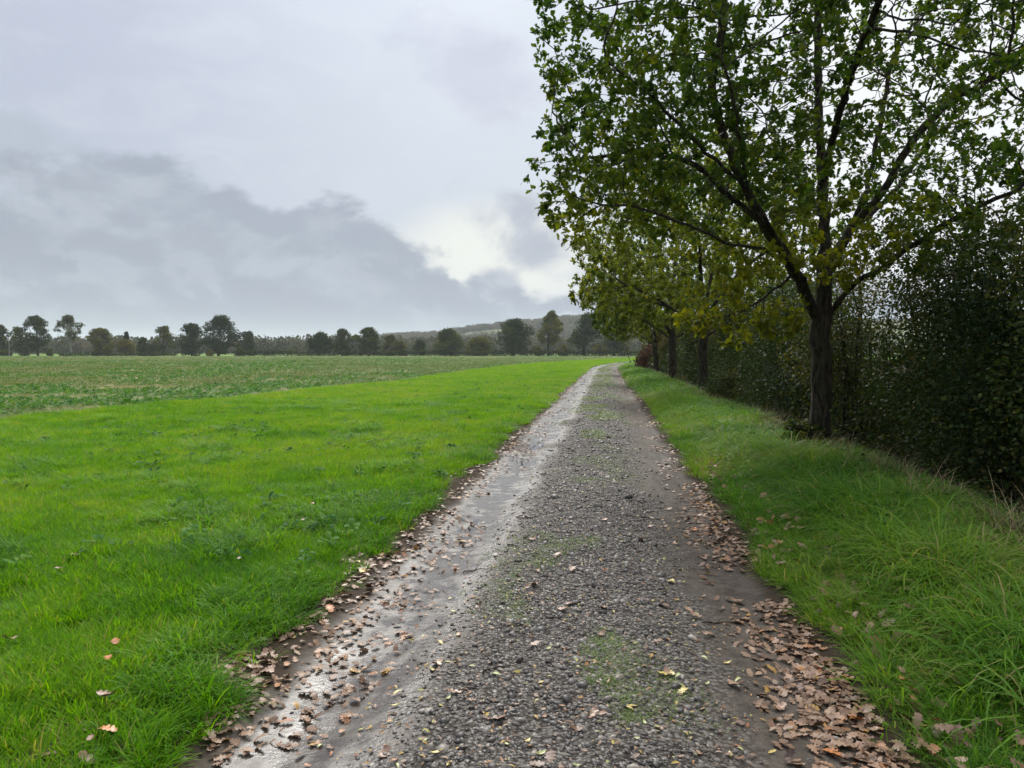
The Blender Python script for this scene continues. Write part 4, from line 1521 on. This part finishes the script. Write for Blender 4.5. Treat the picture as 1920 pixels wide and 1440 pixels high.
# ------------------------------------------------------------------ undergrowth at the ditch
UT = [rosette('weed', 9, M_UNDER, 0.16, 740 + k, 1.0) for k in range(3)]
DT = [blade_tuft('dry_stalk', 9, M_DRY, 0.55, 0.006, 0.10, 0.25, 760 + k, 0.7, 4, 0.3) for k in range(3)]
DT += [blade_tuft('dry_stalk', 12, M_DRY, 0.42, 0.005, 0.12, 0.5, 770 + k, 1.6, 4, 0.1) for k in range(2)]
n = 9000
y = 2.5 * (70 / 2.5) ** r.uniform(0, 1, n)
u = 3.35 + np.abs(r.normal(0, 0.55, n))
x = u + xc(y)
k = view_keep(x, y)
u, y, x = u[k], y[k], x[k]
m = len(x)
scatter('undergrowth', np.stack([x, y, h_ground(x, y) + r.uniform(0, 0.35, m) * ss(3.4, 4.4, u)], 1), np.stack([r.normal(0, 0.3, m), r.normal(0, 0.3, m), r.uniform(0, 6.28, m)], 1),
        r.uniform(0.5, 1.2, m), r.integers(0, 3, m), np.clip(r.normal(0.4, 0.22, m), 0, 1), UT, kind='stuff', label='dark nettles and weeds in the ditch under the hedge', cat='undergrowth')
n = 2600
y = 2.5 * (60 / 2.5) ** r.uniform(0, 1, n)
u = 3.45 + r.normal(0, 0.28, n)
x = u + xc(y)
k = view_keep(x, y) & (fbm(x * 0.9, y * 0.9, 79, 2) > 0.45)
u, y, x = u[k], y[k], x[k]
m = len(x)
scatter('dry_grass', np.stack([x, y, h_ground(x, y)], 1), np.stack([r.normal(0, 0.25, m), r.normal(0, 0.25, m), r.uniform(0, 6.28, m)], 1),
        r.uniform(0.5, 1.1, m), r.integers(0, 5, m), np.clip(r.normal(0.45, 0.25, m), 0, 1), DT, kind='stuff', label='dry brown grass stalks along the ditch edge', cat='grass')

n = 1500
y = 2.5 * (45 / 2.5) ** r.uniform(0, 1, n)
u = -1.8 - r.uniform(0, 1, n) * 8.5
x = u + xc(y)
k = view_keep(x, y) & (fbm(x * 0.8, y * 0.8, 151, 3) > 0.52)
u, y, x = u[k], y[k], x[k]
m = len(x)
WT = [rosette('weed_rosette', 9, M_CROP, 0.13, 780 + k, 0.8) for k in range(3)]
scatter('grass_weeds', np.stack([x, y, h_ground(x, y) + 0.03], 1), np.stack([r.normal(0, 0.2, m), r.normal(0, 0.2, m), r.uniform(0, 6.28, m)], 1),
        r.uniform(0.5, 1.2, m), r.integers(0, 3, m), np.clip(r.normal(0.35, 0.22, m), 0, 1), WT, kind='stuff', label='dark broad-leaved weeds dotted through the grass strip', cat='weeds')
n = 260
a = r.uniform(0, 6.28, n)
q = 0.2 + np.abs(r.normal(0, 0.4, n))
x, y = TB[0] + np.cos(a) * q, TB[1] + np.sin(a) * q
scatter('trunk_weeds', np.stack([x, y, h_ground(x, y) + r.uniform(0, 0.25, n) * (q < 0.5)], 1), np.stack([r.normal(0, 0.3, n), r.normal(0, 0.3, n), r.uniform(0, 6.28, n)], 1),
        r.uniform(0.5, 1.3, n), r.integers(0, 3, n), np.clip(r.normal(0.5, 0.25, n), 0, 1), UT, kind='stuff', label='nettles and ivy round the foot of the big forked oak', cat='undergrowth')

# ------------------------------------------------------------------ gravel
def pebble(name, seed):
    r = np.random.default_rng(seed)
    # low icosphere-like: 3 rings
    V = [(0, 0, 1.0)]
    for zc, k in ((0.55, 5), (-0.1, 6), (-0.7, 5)):
        rr = math.sqrt(1 - zc * zc)
        o = r.uniform(0, 1)
        for j in range(k):
            a = 2 * math.pi * (j + o) / k
            V.append((math.cos(a) * rr, math.sin(a) * rr, zc))
    V = np.array(V)
    V = V * r.uniform(0.72, 1.12, (len(V), 1)) * np.array((1, r.uniform(0.65, 0.95), r.uniform(0.34, 0.55)))
    T = []
    a = list(range(1, 6)); b = list(range(6, 12)); c = list(range(12, 17))
    for j in range(5):
        T.append((0, a[j], a[(j + 1) % 5]))

    def zipr(A, B):
        i = j = 0
        while i < len(A) or j < len(B):
            if j / len(B) <= i / len(A) and j < len(B) or i >= len(A):
                T.append((A[i % len(A)], B[j % len(B)], B[(j + 1) % len(B)])); j += 1
            else:
                T.append((A[i % len(A)], B[j % len(B)], A[(i + 1) % len(A)])); i += 1
    zipr(a, b); zipr(b, c)
    return make_mesh(name, V * 0.5, T, [M_PEBBLE], True)


PT = [pebble('pebble', 800 + k) for k in range(6)]
Pn, Sn = [], []
for (y0, y1, dens, s0) in ((1.8, 5.0, 3400, 0.018), (5.0, 9.0, 1900, 0.021), (9, 18, 600, 0.026), (18, 40, 170, 0.032)):
    n = int((y1 - y0) * 3.0 * dens)
    u, y = uniform_pts(r, y0, y1, -1.6, 1.5, n)
    x = u + xc(y)
    w = np.exp(-(u / 0.62) ** 4) * (0.55 + 0.9 * fbm(x * 1.5, y * 1.1, 82, 3)) + 0.02
    w = w * (1 - 0.5 * wetness(u, y))
    k = view_keep(x, y) & (r.uniform(0, 1, n) < w)
    x, y = x[k], y[k]
    s = s0 * np.exp(r.normal(-0.08, 0.50, len(x))) * np.where(np.abs(x - xc(y)) > 0.8, 0.7, 1.0)
    Pn.append(np.stack([x, y, h_track(x, y) + s * 0.02], 1)); Sn.append(s)
P, S = np.vstack(Pn), np.concatenate(Sn)
m = len(P)
scatter('gravel', P, np.stack([r.normal(0, 0.35, m), r.normal(0, 0.35, m), r.uniform(0, 6.28, m)], 1), S, r.integers(0, 6, m), r.beta(1.6, 2.0, m), PT,
        kind='stuff', label='grey wet gravel along the middle of the track', cat='gravel')

# ------------------------------------------------------------------ fallen leaves
def litter_template(name, seed, mats):
    V, T = leaf_template(oak_outline(4, seed), 0.25 * random.uniform(-0.3, 1), random.uniform(-0.3, 0.5), 0.025, seed)
    V[:, 1] -= 0.5
    V[:, 2] -= V[:, 2].min() - 0.02
    # stalk
    b = len(V)
    V = np.vstack([V, [(-0.01, -0.5, V[1, 2]), (0.01, -0.5, V[1, 2]), (0.02, -0.62, V[1, 2] + 0.02)]])
    T = np.vstack([T, [(b, b + 1, b + 2)]])
    return V, T


def slim_template(seed):
    V, T = leaf_template([(0, 0.02), (0.25, 0.14), (0.55, 0.17), (0.8, 0.10), (1.0, 0.0)], 0.4, random.uniform(-0.3, 0.6), 0.01, seed)
    V[:, 1] -= 0.5
    V[:, 2] -= V[:, 2].min() - 0.02
    return V, T


LT = [make_mesh('fallen_leaf', *litter_template('l', k, None), [M_LITTER], True) for k in range(5)]
SL = [make_mesh('slim_leaf', *slim_template(k), [M_LITTER], True) for k in range(3)]

# every single leaf that shows largest is a thing of its own; object materials by colour
def solid_litter(name, a, b):
    t, m = new_mat(name)
    oi = t.new('ShaderNodeObjectInfo')
    c = t.mix(oi.outputs['Random'], a, b)
    tc = t.new('ShaderNodeTexCoord')
    nn = t.noise(tc.outputs['Object'], 3.5, 4, 0.6)
    c = t.mix(t.ramp(nn, 0.48, 0.7, 0, 0.55), c, t.mix(1.0, c, (0.45, 0.36, 0.32, 1), 'MULTIPLY'))
    sx = t.new('ShaderNodeSeparateXYZ')
    t.l.new(tc.outputs['Object'], sx.inputs[0])
    vein = t.ramp(t.math('ABSOLUTE', sx.outputs[0]), 0.0, 0.02, 0.4, 0.0)
    c = t.mix(vein, c, t.mix(0.5, c, (0.55, 0.45, 0.32)))
    finish(t, principled(t, c, 0.45, spec=0.4).outputs[0])
    return m


KINDS = {
    'tan': solid_litter('tan_leaf', (0.20, 0.115, 0.072), (0.36, 0.235, 0.155)),
    'orange': solid_litter('orange_leaf', (0.30, 0.10, 0.03), (0.50, 0.20, 0.05)),
    'yellow': solid_litter('yellow_leaf', (0.44, 0.33, 0.07), (0.55, 0.46, 0.16)),
    'green': solid_litter('pale_green_leaf', (0.26, 0.30, 0.10), (0.42, 0.44, 0.20)),
    'dark': solid_litter('dark_leaf', (0.075, 0.042, 0.028), (0.16, 0.09, 0.055)),
}
LM = {}
for kn, mt in KINDS.items():
    LM[kn] = [make_mesh('fallen_leaf', *litter_template('l', 20 + k, None), [mt], True) for k in range(4)]
SM = {kn: [make_mesh('slim_leaf', *slim_template(30 + k), [KINDS[kn]], True) for k in range(3)] for kn in ('yellow', 'green')}

rl = np.random.default_rng(131)


def place_leaf(name, me, x, y, s, label, group, lift=0.0):
    o = obj(name, me, None, label, 'leaf', group)
    z = float(h_track(np.array(x), np.array(y))) if abs(x - float(xc(y)) + 0.09) < 1.5 else float(h_ground(np.array(x), np.array(y)))
    o.location = (x, y, z + 0.004 + lift)
    o.rotation_euler = (rl.normal(0, 0.13), rl.normal(0, 0.13), rl.uniform(0, 6.28))
    o.scale = (s, s, s)
    return o


PLACES = {
    'hedge': ('in the litter along the hedge-side edge of the track', lambda n: 1.22 + rl.normal(0, 0.17, n)),
    'field': ('in the litter along the field-side edge of the track', lambda n: -1.56 + rl.normal(0, 0.15, n)),
    'gravel': ('lying on the gravel of the track', lambda n: rl.uniform(-0.8, 0.85, n)),
    'grass': ('caught in the grass strip beside the field', lambda n: rl.uniform(-4.2, -1.75, n)),
}
COLN = {'tan': 'pale tan', 'orange': 'orange brown', 'yellow': 'yellow', 'green': 'pale green', 'dark': 'dark brown'}
for place, kn, n in (('hedge', 'tan', 84), ('hedge', 'orange', 9), ('hedge', 'dark', 20), ('field', 'tan', 48), ('field', 'orange', 4), ('field', 'dark', 26), ('field', 'yellow', 3),
                     ('gravel', 'tan', 40), ('gravel', 'yellow', 4), ('gravel', 'dark', 8), ('grass', 'orange', 8), ('grass', 'tan', 9)):
    words, fu = PLACES[place]
    us = fu(n)
    ys = 2.7 * (8.0 / 2.7) ** (rl.uniform(0, 1, n * 6) ** 1.15)
    if place in ('hedge', 'field'):      # drifts, not an even band
        ys = ys[rl.uniform(0, 1, n * 6) < ss(0.40, 0.62, fbm(ys * 1.1, ys * 0 + (0 if place == 'hedge' else 9), 142, 3)) + 0.12]
    ys = ys[:n]
    for u, y in zip(us, ys):
        place_leaf('fallen_leaf', LM[kn][rl.integers(0, 4)], float(u + xc(y)), float(y), rl.uniform(0.05, 0.10), f'{COLN[kn]} fallen oak leaf {words}',
                   f'{COLN[kn]} oak leaves {words}', 0.07 if place == 'grass' else rl.uniform(0, 0.008))
for kn, n in (('yellow', 16), ('green', 22)):
    for _ in range(n):
        y = 2.7 * (5.0 / 2.7) ** rl.uniform(0, 1)
        u = rl.uniform(-1.0, 1.1)
        place_leaf('slim_leaf', SM[kn][rl.integers(0, 3)], float(u + xc(y)), float(y), rl.uniform(0.035, 0.06), f'small slim {COLN[kn]} leaf lying flat on the track',
                   f'slim {COLN[kn]} leaves on the track')

# the rest of the litter
n = 15000
y = 2.4 * (75 / 2.4) ** (r.uniform(0, 1, n) ** 1.0)
side = r.uniform(0, 1, n)
u = np.where(side < 0.22, 1.30 + r.normal(0, 0.15, n), np.where(side < 0.40, -1.56 + r.normal(0, 0.16, n), r.uniform(-1.4, 1.35, n)))
x = u + xc(y)
k = view_keep(x, y) & ((np.abs(u) < 0.9) | (fbm(y * 1.1, u * 1.5, 141, 3) > 0.42)) & (np.abs(u) < 2.0)
u, y, x = u[k], y[k], x[k]
m = len(x)
z = np.where(np.abs(u + 0.09) < 1.5, h_track(x, y), h_ground(x, y)) + 0.006
mid = np.abs(u) < 0.9
slim = mid & (r.uniform(0, 1, m) < 0.5)
scatter('leaf_litter', np.stack([x, y, z], 1), np.stack([r.normal(0, 0.25, m), r.normal(0, 0.25, m), r.uniform(0, 6.28, m)], 1),
        np.where(mid, r.uniform(0.010, 0.036, m), r.uniform(0.03, 0.075, m)) * (1 + 0.5 * ss(8, 40, y)), np.where(slim, 5 + r.integers(0, 3, m), r.integers(0, 5, m)),
        np.where(mid, r.uniform(0.1, 1.0, m), np.clip(r.normal(0.38, 0.2, m), 0, 0.8)), LT + SL, kind='stuff', label='scattered small fallen leaves over the track and its edges', cat='leaves')

# leaves blown into the verge grass
n = 700
y = 2.4 * (12 / 2.4) ** r.uniform(0, 1, n)
u = 1.45 + np.abs(r.normal(0, 0.45, n))
x = u + xc(y)
scatter('verge_litter', np.stack([x, y, h_ground(x, y) + r.uniform(0.01, 0.09, n)], 1), np.stack([r.normal(0, 0.5, n), r.normal(0, 0.5, n), r.uniform(0, 6.28, n)], 1),
        r.uniform(0.045, 0.095, n), r.integers(0, 5, n), np.clip(r.normal(0.35, 0.22, n), 0, 0.8), LT, kind='stuff', label='brown leaves blown into the verge grass', cat='leaves')

# ------------------------------------------------------------------ twigs on the track
def twig(px, py, length, ang, lab, seed):
    r = np.random.default_rng(seed)
    Yd = CAM_Z * F / (py - 660)
    x, y = (px - 960) / F * Yd, Yd
    pos, par = [], []
    d = np.array((math.cos(ang), math.sin(ang), 0))
    nrm = np.array((-d[1], d[0], 0))
    for j in range(9):
        f = j / 8 - 0.5
        p = np.array((x, y, 0)) + d * length * f + nrm * length * 0.06 * math.sin(f * 5 + seed) + r.normal(0, 0.004, 3)
        p[2] = float(h_track(p[0], p[1])) + 0.008 + 0.004 * math.sin(j * 1.7)
        pos.append(p); par.append(j - 1)
    last = 3
    for j in range(3):
        p = pos[last] + (d * 0.7 + nrm * 0.6) * length * 0.08 + np.array((0, 0, 0.006))
        pos.append(p); par.append(last); last = len(pos) - 1
    pos = np.array(pos)
    R = np.concatenate([np.linspace(0.0055, 0.0025, 9), [0.0028, 0.0022, 0.0016]])
    root = obj('twig', tubes('twig', pos - np.array((x, y, 0)), np.array(par), R, 0, 9, M_BARK), None, lab, 'twig')
    root.location = (x, y, 0)


twig(1360, 1170, 0.26, 0.15, 'bent brown twig with a side shoot in the hedge-side wheel rut', 1)
twig(895, 1072, 0.22, 0.1, 'thin dark twig lying across the wet field-side rut', 2)
twig(930, 1275, 0.16, 0.5, 'short straight twig on the gravel among small leaves', 3)
twig(1215, 975, 0.40, 0.05, 'long thin twig lying across the gravel towards the hedge side', 4)

# ------------------------------------------------------------------ haze
t, M_HAZE = new_mat('haze')
vol = t.new('ShaderNodeVolumePrincipled')
vol.inputs['Color'].default_value = (0.88, 0.93, 1.0, 1)
vol.inputs['Density'].default_value = 0.00014
vol.inputs['Anisotropy'].default_value = 0.2
o = t.new('ShaderNodeOutputMaterial')
t.l.new(vol.outputs[0], o.inputs['Volume'])
V = [(sx, sy, sz) for sx in (-4300, 4300) for sy in (-1600, 5400) for sz in (-3.0, 110.0)]
Q = [(0, 1, 3, 2), (4, 6, 7, 5), (0, 4, 5, 1), (2, 3, 7, 6), (0, 2, 6, 4), (1, 5, 7, 3)]
obj('haze', make_mesh('haze', V, None, [M_HAZE], False, None, Q), kind='stuff')
